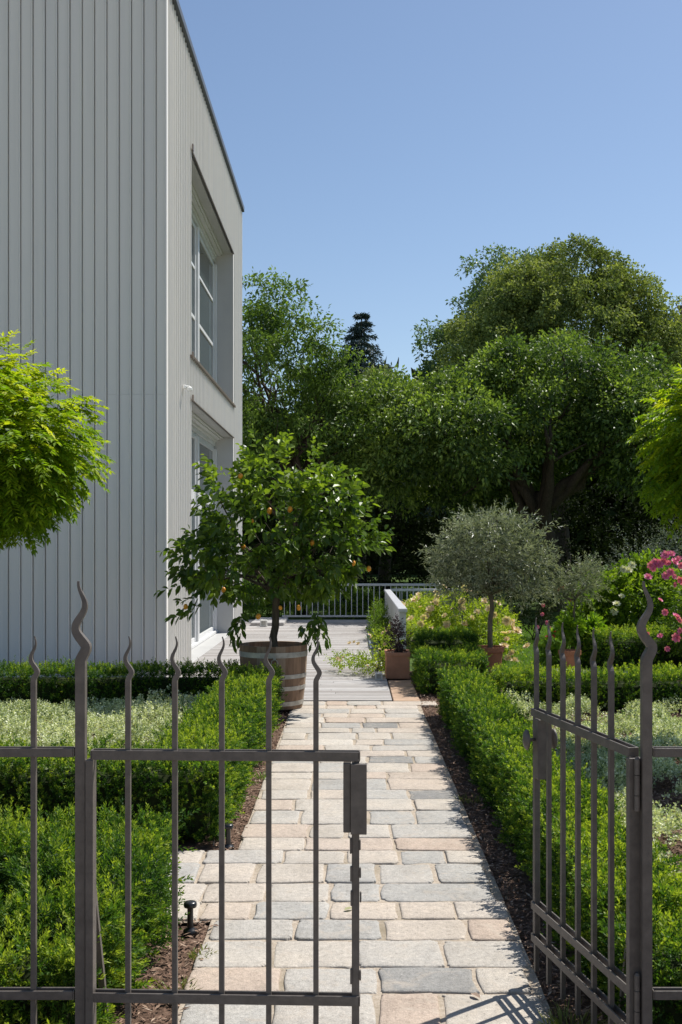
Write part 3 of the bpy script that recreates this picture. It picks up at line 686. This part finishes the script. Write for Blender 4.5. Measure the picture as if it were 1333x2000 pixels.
# ------------------------------------------------------------------ barrel and citrus tree
bx,by=-.775,10.86
t=thing('barrel_planter','half oak barrel planter with metal hoops at the path end','barrel',(bx,by,0))
m=MB(); prof=[(.285,.0),(.297,.08),(.312,.2),(.322,.32),(.330,.46),(.334,.60),(.334,.615),(.308,.615),(.306,.50),(.300,.46)]
k=88; st=np.repeat(R.uniform(0,1,k//4),4); m.lathe(prof,(bx,by,.012),k,st)
m.build('staves',M['oak'],t)
for z0,z1 in ((.505,.555),(.300,.340),(.185,.225),(.035,.078)):
    rr=np.interp([z0,z1],[p[0*0+1] for p in prof[:6]],[p[0] for p in prof[:6]])
    h=MB(); h.lathe([(rr[0]+.001,z0),(rr[0]+.0045,z0),(rr[1]+.0045,z1),(rr[1]+.001,z1)],(bx,by,.012),64); h.build('hoop',M['galv'],t)
m=MB(); m.lathe([(0,.53),(.304,.53)],(bx,by,0),40); m.build('potting_soil',M['soil'],t)
m=MB(); a=np.linspace(0,2*PI,25); rx=bx+.035; m.tube(np.stack([rx+.032*np.sin(a),np.full(25,by-.345),.505-.034+.034*np.cos(a)],1),.0035,6,cap=False); m.box(rx-.012,rx+.012,by-.345,by-.334,.50,.53); m.build('ring_handle',M['galv'],t)

ct=thing('citrus_tree','round citrus tree with orange fruit planted in the oak barrel','tree',(bx,by,.53))
tr=MB(); top=np.array([bx+.03,by,1.22]); tr.tube(curve((bx+.005,by,.50),top,8,0,.006,3),np.linspace(.040,.033,8),12)
lob=[(-1.16,by,2.08,.36,.42,.34),(-.22,by,2.06,.36,.42,.34),(.02,by,1.60,.26,.36,.24),(-.82,by,1.72,.66,.70,.62),(-1.28,by-.05,1.48,.44,.55,.34),(-.34,by,1.56,.50,.55,.38),(-.70,by,2.22,.42,.45,.34),(-.95,by-.1,1.33,.62,.6,.24),(-.44,by-.2,1.32,.32,.35,.26)]
ends,dd,_,_=lobe_points(lob,680,(.45,1.02),.15,5); kk=~inside(ends,lob,.62); ends=ends[kk]; dd=dd[kk]
for i in range(16):
    e=ends[R.integers(len(ends))]; s0=top-np.array([0,0,R.uniform(0,.22)])
    q=curve(s0,e,8,.06,.02,100+i); tr.tube(q,np.linspace(.018,.004,8),6)
    for j in range(4):
        s2=q[R.integers(3,7)]; e2=s2+R.normal(size=3)*.2+np.array([0,0,.08]); tr.tube(curve(s2,e2,5,0,.01,i*9+j),np.linspace(.006,.002,5),5)
tr.build('trunk',M['bark_citrus'],ct,smooth=True)
fm=MB()
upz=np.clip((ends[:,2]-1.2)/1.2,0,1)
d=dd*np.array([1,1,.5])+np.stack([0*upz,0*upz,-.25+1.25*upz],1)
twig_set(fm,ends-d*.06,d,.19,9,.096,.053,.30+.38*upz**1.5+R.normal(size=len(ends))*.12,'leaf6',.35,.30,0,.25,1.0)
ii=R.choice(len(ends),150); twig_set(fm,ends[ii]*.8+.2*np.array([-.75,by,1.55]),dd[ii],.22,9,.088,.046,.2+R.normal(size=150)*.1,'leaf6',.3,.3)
# long shoots that break the outline
sh=np.array([P(545,905,by),P(655,955,by),P(700,1010,by),P(718,1055,by),P(440,935,by),P(505,905,by),P(600,910,by),P(380,1075,by),P(370,1130,by),P(400,1185,by),P(470,1190,by),P(620,1200,by),P(610,1205,by),P(725,1060,by),P(560,900,by),P(480,950,by)])
sd_=np.array([(0,0,1),(.6,0,.7),(.6,0,.7),(.9,0,.2),(-.6,0,.4),(-.2,0,1),(.35,0,.9),(-1,0,.05),(-1,0,-.2),(-1,0,-.35),(-.2,0,-.9),(.1,0,-1),(.15,0,-.8),(.6,0,.1),(-.1,0,1),(-.5,0,.6)],float)
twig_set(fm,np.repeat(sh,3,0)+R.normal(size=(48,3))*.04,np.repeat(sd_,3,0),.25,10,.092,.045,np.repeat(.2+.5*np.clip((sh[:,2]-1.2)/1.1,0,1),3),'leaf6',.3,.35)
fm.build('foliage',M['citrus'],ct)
pr=None
for px,py in ((527,998),(567,995),(493,1018),(475,1067),(363,1185),(437,1152),(721,1111),(584,1187),(505,1204),(548,1187),(638,1096),(394,1084),(470,930),(690,1100),(610,1060)):
    dy=-.42+ .8*abs(px-545)/400*.5; c=P(px,py,by+dy)
    if pr is None:
        m=MB(); m.lathe([(0,-.034),(.010,-.031),(.022,-.02),(.027,0),(.023,.018),(.012,.030),(0,.034)],(0,0,0),14); pr=m.build('fruit',M['fruit'],None,smooth=True); pr.parent=ct; pr.location=Vector(c)-ct.location
    else: dup(pr,ct,Vector(c)-ct.location,(random.uniform(-.5,.5),random.uniform(-.5,.5),0),random.uniform(.65,.95))

# ------------------------------------------------------------------ blossoms
def bloom_mesh(r,cupped=.5):
    m=MB()
    for ring,(npet,rr,el) in enumerate(((7,1.,.25),(6,.78,.65),(5,.5,1.05),(4,.28,1.35))):
        for i in range(npet):
            a=2*PI*(i+.5*ring)/npet; c,s=math.cos(a),math.sin(a); o=np.array([c,s,0]); tn=np.array([-s,c,0]); u=o*math.cos(el)+np.array([0,0,1])*math.sin(el); w=r*rr*1.05*2*PI/npet*.62
            b=o*r*.06; pts=[b-tn*w*.25,b+tn*w*.25,b+u*r*rr*.6+tn*w*.62,b+u*r*rr+tn*w*.30-o*r*.05*ring,b+u*r*rr-tn*w*.30-o*r*.05*ring,b+u*r*rr*.6-tn*w*.62]
            m.add(pts,[(0,1,2,5),(5,2,3,4)],min(1,max(0,random.gauss(.35+.15*ring,.15))))
    return m
def shrub(name,label,base,lobes,mat,n,nl,tl,L,W,cat='shrub',group=None,tb=.45,flat=.4,shape='rhomb',stems=10,upb=.35,bark='bark',shell=(.5,1.02),parent=None,droop=.15,lump=.18):
    t=thing(name,label,cat,base,group); e,d,r,_=lobe_points(lobes,n,shell,lump,int(abs(base[0])*100)); k=~inside(e,lobes,.45); e=e[k]; d=d[k]
    e[:,2]=np.maximum(e[:,2],base[2]+.02)
    m=MB(); twig_set(m,e-d*tl*.5,d+np.array([0,0,upb]),tl,nl,L,W,tb+R.normal(size=len(e))*.16,shape,flat,droop); m.build('foliage',M[mat],t)
    s=MB(); b=np.array(base)
    for i in range(stems):
        q=e[R.integers(len(e))]; s.tube(curve(b+np.append(R.normal(size=2)*.04,0),q,6,.05,.02,i),np.linspace(.010,.003,6),5)
    s.build('stems',M[bark],t,smooth=True)
    return t
def blooms(t,mat,pts,r,facing=(0,-.6,.6),name='bloom'):
    o=bloom_mesh(r).build(name,M[mat]); first=True
    for p in pts:
        loc=Vector(p)-t.location; f=Vector(facing)+Vector([random.gauss(0,.45) for _ in range(3)]); q=f.to_track_quat('Z','Y').to_euler()
        if first: o.parent=t; o.location=loc; o.rotation_euler=q; first=False
        else: dup(o,t,loc,q,random.uniform(.65,1.15))
def surf_pts(lobes,n,front=True,k=1.02):
    p,d,_,_=lobe_points(lobes,n*6,(.98,1.06),.1,3); m=(d[:,1]<.15)&(d[:,2]>-.35)&~inside(p,lobes,.9); return p[m][:n]

# ------------------------------------------------------------------ terracotta pots and plants
def round_pot(label,x,y,r,h,z=0,mat='terra'):
    t=thing('terracotta_pot',label,'pot',(x,y,z)); m=MB()
    m.lathe([(0,0),(r*.70,0),(r*.74,h*.1),(r*.92,h*.80),(r*.93,h*.82),(r*1.0,h*.83),(r*1.01,h*.98),(r*.99,h),(r*.90,h),(r*.88,h*.88),(0,h*.88)],(x,y,z),36); m.build('body',M[mat],t,smooth=False)
    m=MB(); m.lathe([(r*.90,h*.885),(r*.5,h*.90),(0,h*.905)],(x,y,z),24); m.build('potting_soil',M['soil'],t); return t
ox,oy=1.70,13.5
round_pot('round terracotta pot holding the large olive tree',ox-.02,oy,.185,.36)
t=thing('olive_tree','large olive tree with round silvery crown in terracotta pot','tree',(ox,oy,.28))
tr=MB(); tr.tube(curve((ox-.01,oy,.27),(ox-.015,oy,1.05),8,0,.012,4),np.linspace(.035,.026,8),10)
lob=[(ox+.0,oy,1.48,.62,.60,.44),(ox-.42,oy,1.42,.36,.4,.40),(ox+.45,oy,1.40,.34,.4,.38),(ox+.05,oy,1.82,.52,.5,.22),(ox-.28,oy,1.12,.44,.42,.26),(ox+.30,oy,1.10,.42,.42,.24)]
e,d,_,_=lobe_points(lob,1250,(.35,1.10),.26,8); k=~inside(e,lob,.35); e=e[k]; d=d[k]
for i in range(18):
    q=curve((ox-.015,oy,R.uniform(.95,1.05)),e[R.integers(len(e))],7,.05,.02,300+i); tr.tube(q,np.linspace(.012,.003,7),5)
tr.build('trunk',M['bark_olive'],t,smooth=True)
m=MB(); twig_set(m,e-d*.08,d*np.array([1,1,.6])+np.array([0,0,.35]),.23,14,.066,.0165,.42+R.normal(size=len(e))*.18,'rhomb',.1,.1,0,.35,.9); m.build('foliage',M['olive'],t)
# square trough
t=thing('terracotta_trough','square terracotta trough on the right edge of the deck','pot',(.54,13.15,0)); m=MB()
x0,x1,y0,y1=.405,.685,13.05,13.5
for q in ((x0,x1,y0,y0+.025),(x0,x1,y1-.025,y1),(x0,x0+.025,y0+.0255,y1-.0255),(x1-.025,x1,y0+.0255,y1-.0255)): m.box(*q,.016,.325,.5,0,.004)
for q in ((x0-.008,x1+.008,y0-.008,y0-.0005),(x0-.008,x0-.0005,y0,y1),(x1+.0005,x1+.008,y0,y1)): m.box(*q,.285,.328,.5,0,.003)
m.build('body',M['terra_pale'],t); m=MB(); m.box(x0+.026,x1-.026,y0+.026,y1-.026,.10,.30); m.build('potting_soil',M['soil'],t)
shrub('dark_leaved_plant','dark purple leaved plant growing in the terracotta trough',(.56,13.25,.30),[(.56,13.25,.46,.15,.15,.17),(.54,13.25,.60,.07,.08,.14)],'darkpot',120,8,.10,.034,.017,'plant',tb=.5,stems=6)
# creeping rose on the deck
lob=[(.28,13.5,.16,.24,.32,.14),(-.02,13.6,.13,.22,.28,.10),(-.18,13.9,.16,.14,.22,.07),(.42,14.1,.30,.22,.3,.24)]
t=shrub('creeping_rose','low peach rose spreading over the deck beside the trough',(.36,13.9,.016),lob,'rosebush',330,8,.13,.034,.018,'rose',tb=.42)
blooms(t,'petal_peach',[P(x,y,13.3) for x,y in ((683,1256),(692,1254),(700,1257),(665,1290),(660,1286),(725,1245),(722,1240),(748,1236),(755,1232),(718,1302),(735,1300),(752,1258),(742,1268),(670,1284))],.028,(0,-.5,.7))
# peach rose bush
lob=[(1.12,17.6,.40,.36,.6,.38),(1.6,17.2,.48,.52,.6,.46),(2.1,16.8,.40,.40,.5,.38),(1.3,18.6,.46,.44,.5,.32),(2.12,15.6,.22,.26,.4,.20),(.98,16.6,.28,.20,.4,.26)]
t=shrub('peach_rose_bush','wide peach rose bush behind the white parapet and olive tree','' and 0 or (1.5,17.0,0),lob,'rosebush',2600,8,.15,.046,.026,'rose',tb=.55)
pp=surf_pts(lob,84); blooms(t,'petal_peach',list(pp)[:76]+[P(x,y,15.2) for x,y in ((990,1212),(1000,1222),(1010,1232),(985,1238),(1000,1275),(992,1285),(1005,1290),(1015,1296),(985,1262),(1030,1262))],.062,(0,-.6,.6))
shrub('green_bush','green leafy bush between the deck edge and the white parapet',(.45,19.0,0),[(.46,18.5,.26,.16,.5,.26),(.50,20.5,.26,.16,.8,.30),(.44,17.2,.16,.13,.3,.16)],'greenbush',420,8,.15,.05,.024,'shrub',tb=.30)

# right hand planting
round_pot('terracotta pot holding the lime green plant and small olive',2.68,13.55,.14,.31)
t=thing('small_olive_tree','small wispy olive standard behind the open gate leaf','tree',(2.80,13.95,.31))
tr=MB(); tr.tube(curve((2.80,13.95,.30),(2.82,13.95,.95),7,0,.01,6),np.linspace(.018,.012,7),8)
lob=[(2.90,13.95,1.10,.34,.3,.24),(2.62,13.95,.98,.22,.22,.14),(3.0,13.95,1.28,.18,.2,.12)]
e,d,_,_=lobe_points(lob,300,(.4,1.1),.2,9)
for i in range(12): tr.tube(curve((2.82,13.95,.9),e[R.integers(len(e))],6,.04,.015,400+i),np.linspace(.007,.002,6),5)
tr.build('trunk',M['bark_olive'],t,smooth=True)
m=MB(); twig_set(m,e-d*.08,d+np.array([0,0,.4]),.20,14,.050,.0115,.5+R.normal(size=len(e))*.16,'rhomb',.1,.1,0,.3,.85); m.build('foliage',M['olive'],t)
shrub('lime_green_plant','lime green broad leaved plant around the small olive stem',(2.72,13.8,.0),[(2.95,13.95,.48,.26,.2,.20),(2.72,13.9,.52,.18,.16,.14),(2.47,13.75,.22,.12,.14,.14)],'limebush',190,7,.13,.085,.045,'plant',tb=.5,shape='leaf6',flat=.5)
s=MB(); s.box(2.30,2.72,13.05,13.4,-.02,.10,.5,0,.008); s.box(2.30,3.4,13.41,13.75,-.02,.055,.4,0,.008)
tag(s.build('stone_ledge',M['lantern'],loc=(2.6,13.3,0)),'pale stone ledge at the lawn edge in front of the lime plant','ledge')
lob=[(3.75,15.2,.75,.62,.55,.60),(3.3,15.0,.60,.42,.45,.48),(4.15,15.4,.95,.5,.5,.55)]
t=shrub('hydrangea_bush','large mid green hydrangea bush beside the pink roses',(3.7,15.2,0),lob,'greenbush',1000,7,.18,.085,.045,'shrub',tb=.55,shape='leaf6',flat=.55)
blooms(t,'petal_cream',[P(x,y,14.6) for x,y in ((1218,1112),(1228,1114),(1235,1104),(1215,1165),(1205,1180),(1200,1195))],.055,(0,-.6,.6))
lob=[(4.35,13.6,.95,.42,.45,.55),(4.25,13.4,.55,.5,.5,.45),(4.85,13.6,.8,.5,.5,.7)]
t=shrub('pink_rose_bush','tall pink rose bush at the right behind the hedges',(4.4,13.5,0),lob,'greenbush',900,8,.15,.05,.028,'rose',tb=.22)
blooms(t,'petal_pink',[P(x,y,12.95) for x,y in ((1272,1104),(1280,1098),(1288,1102),(1300,1084),(1312,1082),(1318,1098),(1325,1092),(1296,1096),(1306,1100),(1330,1104),(1277,1110),(1266,1127),(1317,1126),(1300,1125),(1318,1142),(1331,1133),(1290,1172),(1300,1196),(1325,1210),(1321,1204),(1329,1232),(1253,1229),(1262,1238),(1290,1242),(1322,1245),(1304,1267),(1282,1100),(1310,1118))],.052,(-.1,-.8,.35))
shrub('silver_bush','grey silvery shrub in the shade behind the pink roses',(5.5,19.5,0),[(5.2,19.5,1.1,.9,.7,.8),(6.1,19.6,1.5,.8,.7,.75)],'silver',700,9,.25,.055,.020,'shrub',tb=.3)
lob=[(3.05,18.5,.55,.4,.4,.45),(3.45,19.2,.85,.45,.4,.45)]
t=shrub('purple_flower_bush','dark shrub with purple and red blossoms behind the lawn',(3.1,18.6,0),lob,'darkwood',500,8,.16,.05,.022,'shrub',tb=.5)
blooms(t,'petal_red',[P(x,y,18) for x,y in ((1105,1153),(1098,1150),(1112,1172),(1120,1170),(1090,1153),(1085,1238),(1070,1245))],.055,(0,-.8,.4),'red_bloom')
blooms(t,'petal_pink',[P(x,y,18) for x,y in ((1060,1200),(1068,1216),(1075,1226),(1092,1235),(1050,1225),(1062,1182))],.035,(0,-.8,.4))

# ------------------------------------------------------------------ wisteria standards
def wisteria(label,c,lobes,n,base):
    t=thing('wisteria_standard',label,'tree',base,'wisteria standards in the parterre beds')
    e,d,_,_=lobe_points(lobes,n,(.5,1.03),.15,int(abs(c[0]*10))); k=~inside(e,lobes,.5); e=e[k]; d=d[k]; n=len(e)
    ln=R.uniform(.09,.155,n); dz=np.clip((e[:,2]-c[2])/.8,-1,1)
    ax=unit(d*np.array([1,1,.6])+np.stack([0*dz,0*dz,-.45+.6*dz],1)+R.normal(size=(n,3))*.25)
    kx=6; m=MB(); side=unit(np.cross(ax,np.array([0,0,1.])+R.normal(size=(n,3))*.25))
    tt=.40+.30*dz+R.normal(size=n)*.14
    for j in range(kx):
        f=(j+1)/kx; pos=e+ax*(ln*f)[:,None]; pos[:,2]-=.28*ln*f*f
        for s in (-1,1):
            leaves(m,pos,side*s*.9+ax*.5+np.array([0,0,-.22])+R.normal(size=(n,3))*.12,(.064*R.uniform(.7,1.15,n)),.027,tt+R.normal(size=n)*.07+.10*f,'rhomb',.7,.1)
    pos=e+ax*ln[:,None]; pos[:,2]-=.28*ln
    leaves(m,pos,ax+np.array([0,0,-.3]),.055,.019,tt+.12,'rhomb',.7,.1)
    m.build('crown',M['wisteria'],t)
    tr=MB(); b=np.array(base); tr.tube(curve(b-np.array([0,0,.05]),(c[0],c[1],c[2]-.25),8,0,.01,3),np.linspace(.045,.035,8),9)
    for i in range(14): tr.tube(curve((c[0],c[1],c[2]-.3),e[R.integers(n)],6,.06,.02,500+i),np.linspace(.016,.004,6),5)
    tr.build('trunk',M['bark'],t,smooth=True)
wl=(-2.72,8.0,2.22)
wisteria('bright wisteria standard with round crown before the grey house',wl,[(-2.77,8.0,2.36,.76,.72,.55),(-2.45,7.95,2.24,.55,.55,.40),(-2.90,8,2.74,.50,.5,.40),(-2.66,7.9,2.00,.54,.5,.28)],3700,(-2.72,8.0,0))
wr=(2.95,8.4,2.35)
wisteria('bright wisteria standard at the right above the pink roses',wr,[(3.02,8.4,2.45,.66,.66,.50),(2.92,8.35,2.12,.60,.6,.34),(3.1,8.4,2.75,.48,.5,.34)],3300,(2.98,8.4,0))

# ------------------------------------------------------------------ railings
def railing(label,x0,x1,y,z0,z1,step):
    t=thing('railing',label,'railing',(x0,y,0)); m=MB(); m.box(x0,x1,y-.03,y+.03,z1-.05,z1,.5,0,.006); m.build('top_rail',M['rail'],t)
    m=MB(); m.box(x0,x1,y-.02,y+.02,z0,z0+.04,.5,0,.004); m.build('bottom_rail',M['rail'],t)
    m=MB(); x=(x0+x1)/2; m.box(-.008,.008,-.008,.008,z0+.0405,z1-.0505); pr=m.build('bar',M['rail']); pr.parent=t
    xs=np.arange(x0+.05,x1,step)
    pr.location=(xs[0]-x0,0,0)
    for q in xs[1:]: dup(pr,t,(q-x0,0,0))
    return t
railing('pale grey bar railing along the far end of the deck',-1.5,1.9,23.6,.06,.78,.12)
railing('short pale grey bar railing behind the peach rose bush',.78,2.4,22.3,-.2,.72,.14)
t=thing('parapet','white panelled parapet running along the right of the deck','parapet',(.66,15.5,0))
m=MB(); m.box(.645,.775,15.42,22.2,.660,.715,.5,0,.008); m.build('cap',M['rail'],t)
m=MB(); y=15.48
while y<22.1: m.box(.66,.76,y,min(y+.52,22.18),-.1,.659,.5,0,.006); y+=.53
m.build('panel',M['rail'],t)

# ------------------------------------------------------------------ background trees
big_tree('cherry_tree','airy cherry tree rising behind the house corner',(-1.2,26,0),[(-1.9,26,5.6,1.5,1.5,1.9),(-.9,26,4.6,1.3,1.3,1.3),(-2.4,26,3.6,1.3,1.3,1.2),(-.6,25.6,6.0,.6,.6,.7),(-2.1,26,7.1,.7,.7,.6)],'cherry',230,198,.105,.046,.46,((-1.5,26,3.6),.14,.10),hang=.35,seed=21,limbs=30,shell=(.25,1.08),lump=.25,tb=.08)
t=thing('spruce_tree','dark blue spruce top between the garden trees','tree',(.42,48,0))
m=MB(); tr=MB(); tr.tube([(.42,48,0),(.42,48,11.6)],[.22,.02],8); zz=np.arange(3.2,11.7,.30); S=[];Dn=[]
for z in zz:
    rr=(11.9-z)*.42+.08
    for q in range(9):
        a=R.uniform(0,2*PI); dd_=np.array([math.cos(a),math.sin(a),-.12]); c0=np.array([.42,48,z])
        tr.tube([c0,c0+dd_*rr],[.03,.008],4); u=np.linspace(.1,1,max(4,int(rr*7)))[:,None]; S.append(c0+dd_*rr*u); Dn.append(np.tile(dd_,(len(u),1)))
S=np.concatenate(S);Dn=np.concatenate(Dn); k=18; pos=np.repeat(S,k,0)+R.normal(size=(len(S)*k,3))*np.repeat(.03+.06*np.clip((11.7-S[:,2:3])/2.5,0,1),k,0)
leaves(m,pos,np.repeat(Dn,k,0)+R.normal(size=(len(S)*k,3))*.6+np.array([0,0,-.25]),.17,.05,R.normal(.45,.2,len(pos)),'rhomb',0,.1)
m.build('crown',M['spruce'],t); tr.build('trunk',M['bark'],t)
# great walnut
wb=(5.15,27,-.1)
lob=[(4.2,26.4,4.75,2.2,2.0,1.25),(1.4,26.2,4.2,1.7,1.8,1.2),(6.6,26.6,4.65,1.9,2.0,1.25),(4.9,26.8,5.5,1.5,1.5,.9),(2.4,25.4,4.1,1.8,1.5,1.0),(5.4,28.2,4.4,2.2,1.4,1.2),(3.0,28,3.4,2.0,1.2,1.2),(.4,26.6,3.9,1.3,1.3,1.3),(7.3,25.6,3.9,1.6,1.4,1.1),(4.95,26.5,6.3,.45,.5,.55),(5.35,26.5,6.0,.4,.4,.5),(6.6,26.4,5.7,.35,.5,.55),(3.6,26.4,5.8,.5,.5,.4),(1.1,26.5,4.85,.9,.9,.6)]
fk=[(3.0,25.8,4.0),(1.9,25.4,3.75),(6.4,25.6,4.1),(4.6,26.6,5.0),(6.6,26.6,4.7),(7.2,25.8,4.2),(4.4,25,4.6),(1.2,26.3,4.3),(5.8,26.6,5.0),(3.6,27,4.9)]
big_tree('walnut_tree','great spreading dark tree with thick leaning trunk behind the olive',wb,lob,'walnut',400,396,.105,.058,.60,((4.65,26.8,2.9),.36,.22),hang=.30,seed=23,forks=fk,tb=.04,spike=1.6,upb=.5)
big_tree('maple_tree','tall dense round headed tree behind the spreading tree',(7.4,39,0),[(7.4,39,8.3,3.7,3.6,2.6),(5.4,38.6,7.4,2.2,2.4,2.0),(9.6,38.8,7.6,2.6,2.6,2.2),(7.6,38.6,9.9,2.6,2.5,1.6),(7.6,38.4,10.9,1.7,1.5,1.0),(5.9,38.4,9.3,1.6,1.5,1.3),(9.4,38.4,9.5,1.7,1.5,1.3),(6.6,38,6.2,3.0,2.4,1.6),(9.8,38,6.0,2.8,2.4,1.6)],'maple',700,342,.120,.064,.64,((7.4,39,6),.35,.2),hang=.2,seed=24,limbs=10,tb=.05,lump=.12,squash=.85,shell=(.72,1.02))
big_tree('pale_tree','pale green tree peeping out left of the round headed tree',(5.6,52,0),[(5.0,52,10.2,1.5,1.5,2.0),(7.5,52,12.5,2.6,2.2,2.6),(4.4,52,8.4,1.6,1.5,1.6)],'pale_tree',170,216,.17,.085,.9,((5.6,52,9),.25,.15),hang=.2,seed=25,limbs=8)
big_tree('small_tree','mid green rounded tree between the spruce and the big trees',(.9,33,0),[(1.3,33,4.9,2.0,1.8,1.5),(-.6,33,3.9,1.6,1.6,1.5),(2.3,33,5.2,1.3,1.3,.9)],'maple',190,378,.12,.055,.72,((1.0,33,3.8),.2,.13),hang=.4,seed=26,limbs=8,tb=-.03)
big_tree('copper_tree','dark copper leaved tree at the far right edge',(13.5,44,0),[(14.2,44,9.0,2.0,2,2.6),(13.0,44,7.4,1.6,1.6,2.)],'darkpot',140,81,.2,.09,.6,((13.5,44,6),.25,.15),hang=.2,seed=27,limbs=6)
# shaded understorey: each bush its own
us=[(-4.6,30,1.9,2.2),(-2.0,30.5,1.8,2.4),(.6,29.5,1.9,2.2),(3.0,30,2.0,2.5),(6.0,30.5,2.2,2.6),(8.6,29,2.0,2.6),(11.2,29.5,2.2,3.2)]
ul=['behind the house corner','left of the citrus trunk view','behind the far deck railing','behind the olive crown','right behind the thick leaning trunk','behind the grey silvery shrub','at the far right edge']
for i,(x,y,rx,rz) in enumerate(us):
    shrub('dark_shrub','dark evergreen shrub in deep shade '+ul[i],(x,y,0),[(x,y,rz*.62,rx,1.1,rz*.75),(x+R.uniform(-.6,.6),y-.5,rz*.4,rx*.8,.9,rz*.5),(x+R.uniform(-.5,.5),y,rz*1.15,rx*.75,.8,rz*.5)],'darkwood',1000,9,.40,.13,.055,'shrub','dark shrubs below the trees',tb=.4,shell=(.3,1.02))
for i,(x,y,r,z,lb) in enumerate([(-1.9,25.2,1.0,.62,'sunlit green bush behind the deck railing left of the trunk'),(-.1,25.0,.9,.6,'sunlit green bush behind the deck railing right of the trunk'),(1.5,25.0,.8,.5,'green bush behind the railing at the parapet end'),(-2.9,24.6,.9,.75,'leafy green bush at the far left end of the deck beside the house')]):
    shrub('railing_bush',lb,(x,y,0),[(x,y,z*.6,r,.5,z*.65),(x+.4,y-.2,z*.4,r*.7,.4,z*.5)],'greenbush',420,8,.2,.075,.035,'shrub','bushes behind the deck railing',tb=.35)
# far wood closes the horizon
m=MB(); n=4200; x=R.uniform(-45,60,n); h=9.5+1.2*np.sin(x*.35)+.8*np.sin(x*.9+1); p=np.stack([x,R.uniform(62,66,n),R.uniform(0,1,n)**.8*h],1)
off=R.normal(size=(n,26,3))*.7; leaves(m,(p[:,None]+off).reshape(-1,3),R.normal(size=(n*26,3))+np.array([0,0,-.3]),.95,.5,.4+R.normal(size=n*26)*.2,'rhomb',.2,0)
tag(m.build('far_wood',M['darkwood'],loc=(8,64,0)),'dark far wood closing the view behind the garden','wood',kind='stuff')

# ------------------------------------------------------------------ light, sky, camera
EL=math.radians(56); AZ=math.atan2(.78,.63)
sd=Vector((math.sin(AZ)*math.cos(EL),math.cos(AZ)*math.cos(EL),math.sin(EL)))
L=bpy.data.lights.new('sun','SUN'); L.energy=4.2; L.angle=math.radians(.5); L.color=(1,.965,.90)
lo=bpy.data.objects.new('sun',L); COL.objects.link(lo); lo.rotation_euler=sd.to_track_quat('Z','Y').to_euler(); lo.location=(10,10,20)
W=bpy.data.worlds.new('World'); SC.world=W; W.use_nodes=True; nt=W.node_tree
sky=nt.nodes.new('ShaderNodeTexSky'); sky.sky_type='NISHITA'; sky.sun_disc=False; sky.sun_elevation=EL; sky.sun_rotation=AZ
sky.altitude=200; sky.air_density=1.0; sky.dust_density=.6; sky.ozone_density=1.5
bg=nt.nodes['Background']; bg.inputs['Strength'].default_value=.083; nt.links.new(sky.outputs[0],bg.inputs[0])
cam=bpy.data.cameras.new('camera'); co=bpy.data.objects.new('camera',cam); COL.objects.link(co)
co.location=(0,0,H); co.rotation_euler=(PI/2,0,0); cam.sensor_fit='VERTICAL'; cam.sensor_height=36; cam.lens=F/2000*36
cam.shift_x=(666.5-U0)/2000; cam.shift_y=(V0-1000)/2000; cam.clip_end=2000; cam.clip_start=.05
SC.camera=co
SC.view_settings.view_transform='Standard'; SC.view_settings.look='None'; SC.view_settings.exposure=.6; SC.view_settings.gamma=1
SC.cycles.max_bounces=8; SC.cycles.transparent_max_bounces=8
for o in SC.objects:
    if '_o' in o: del o['_o']
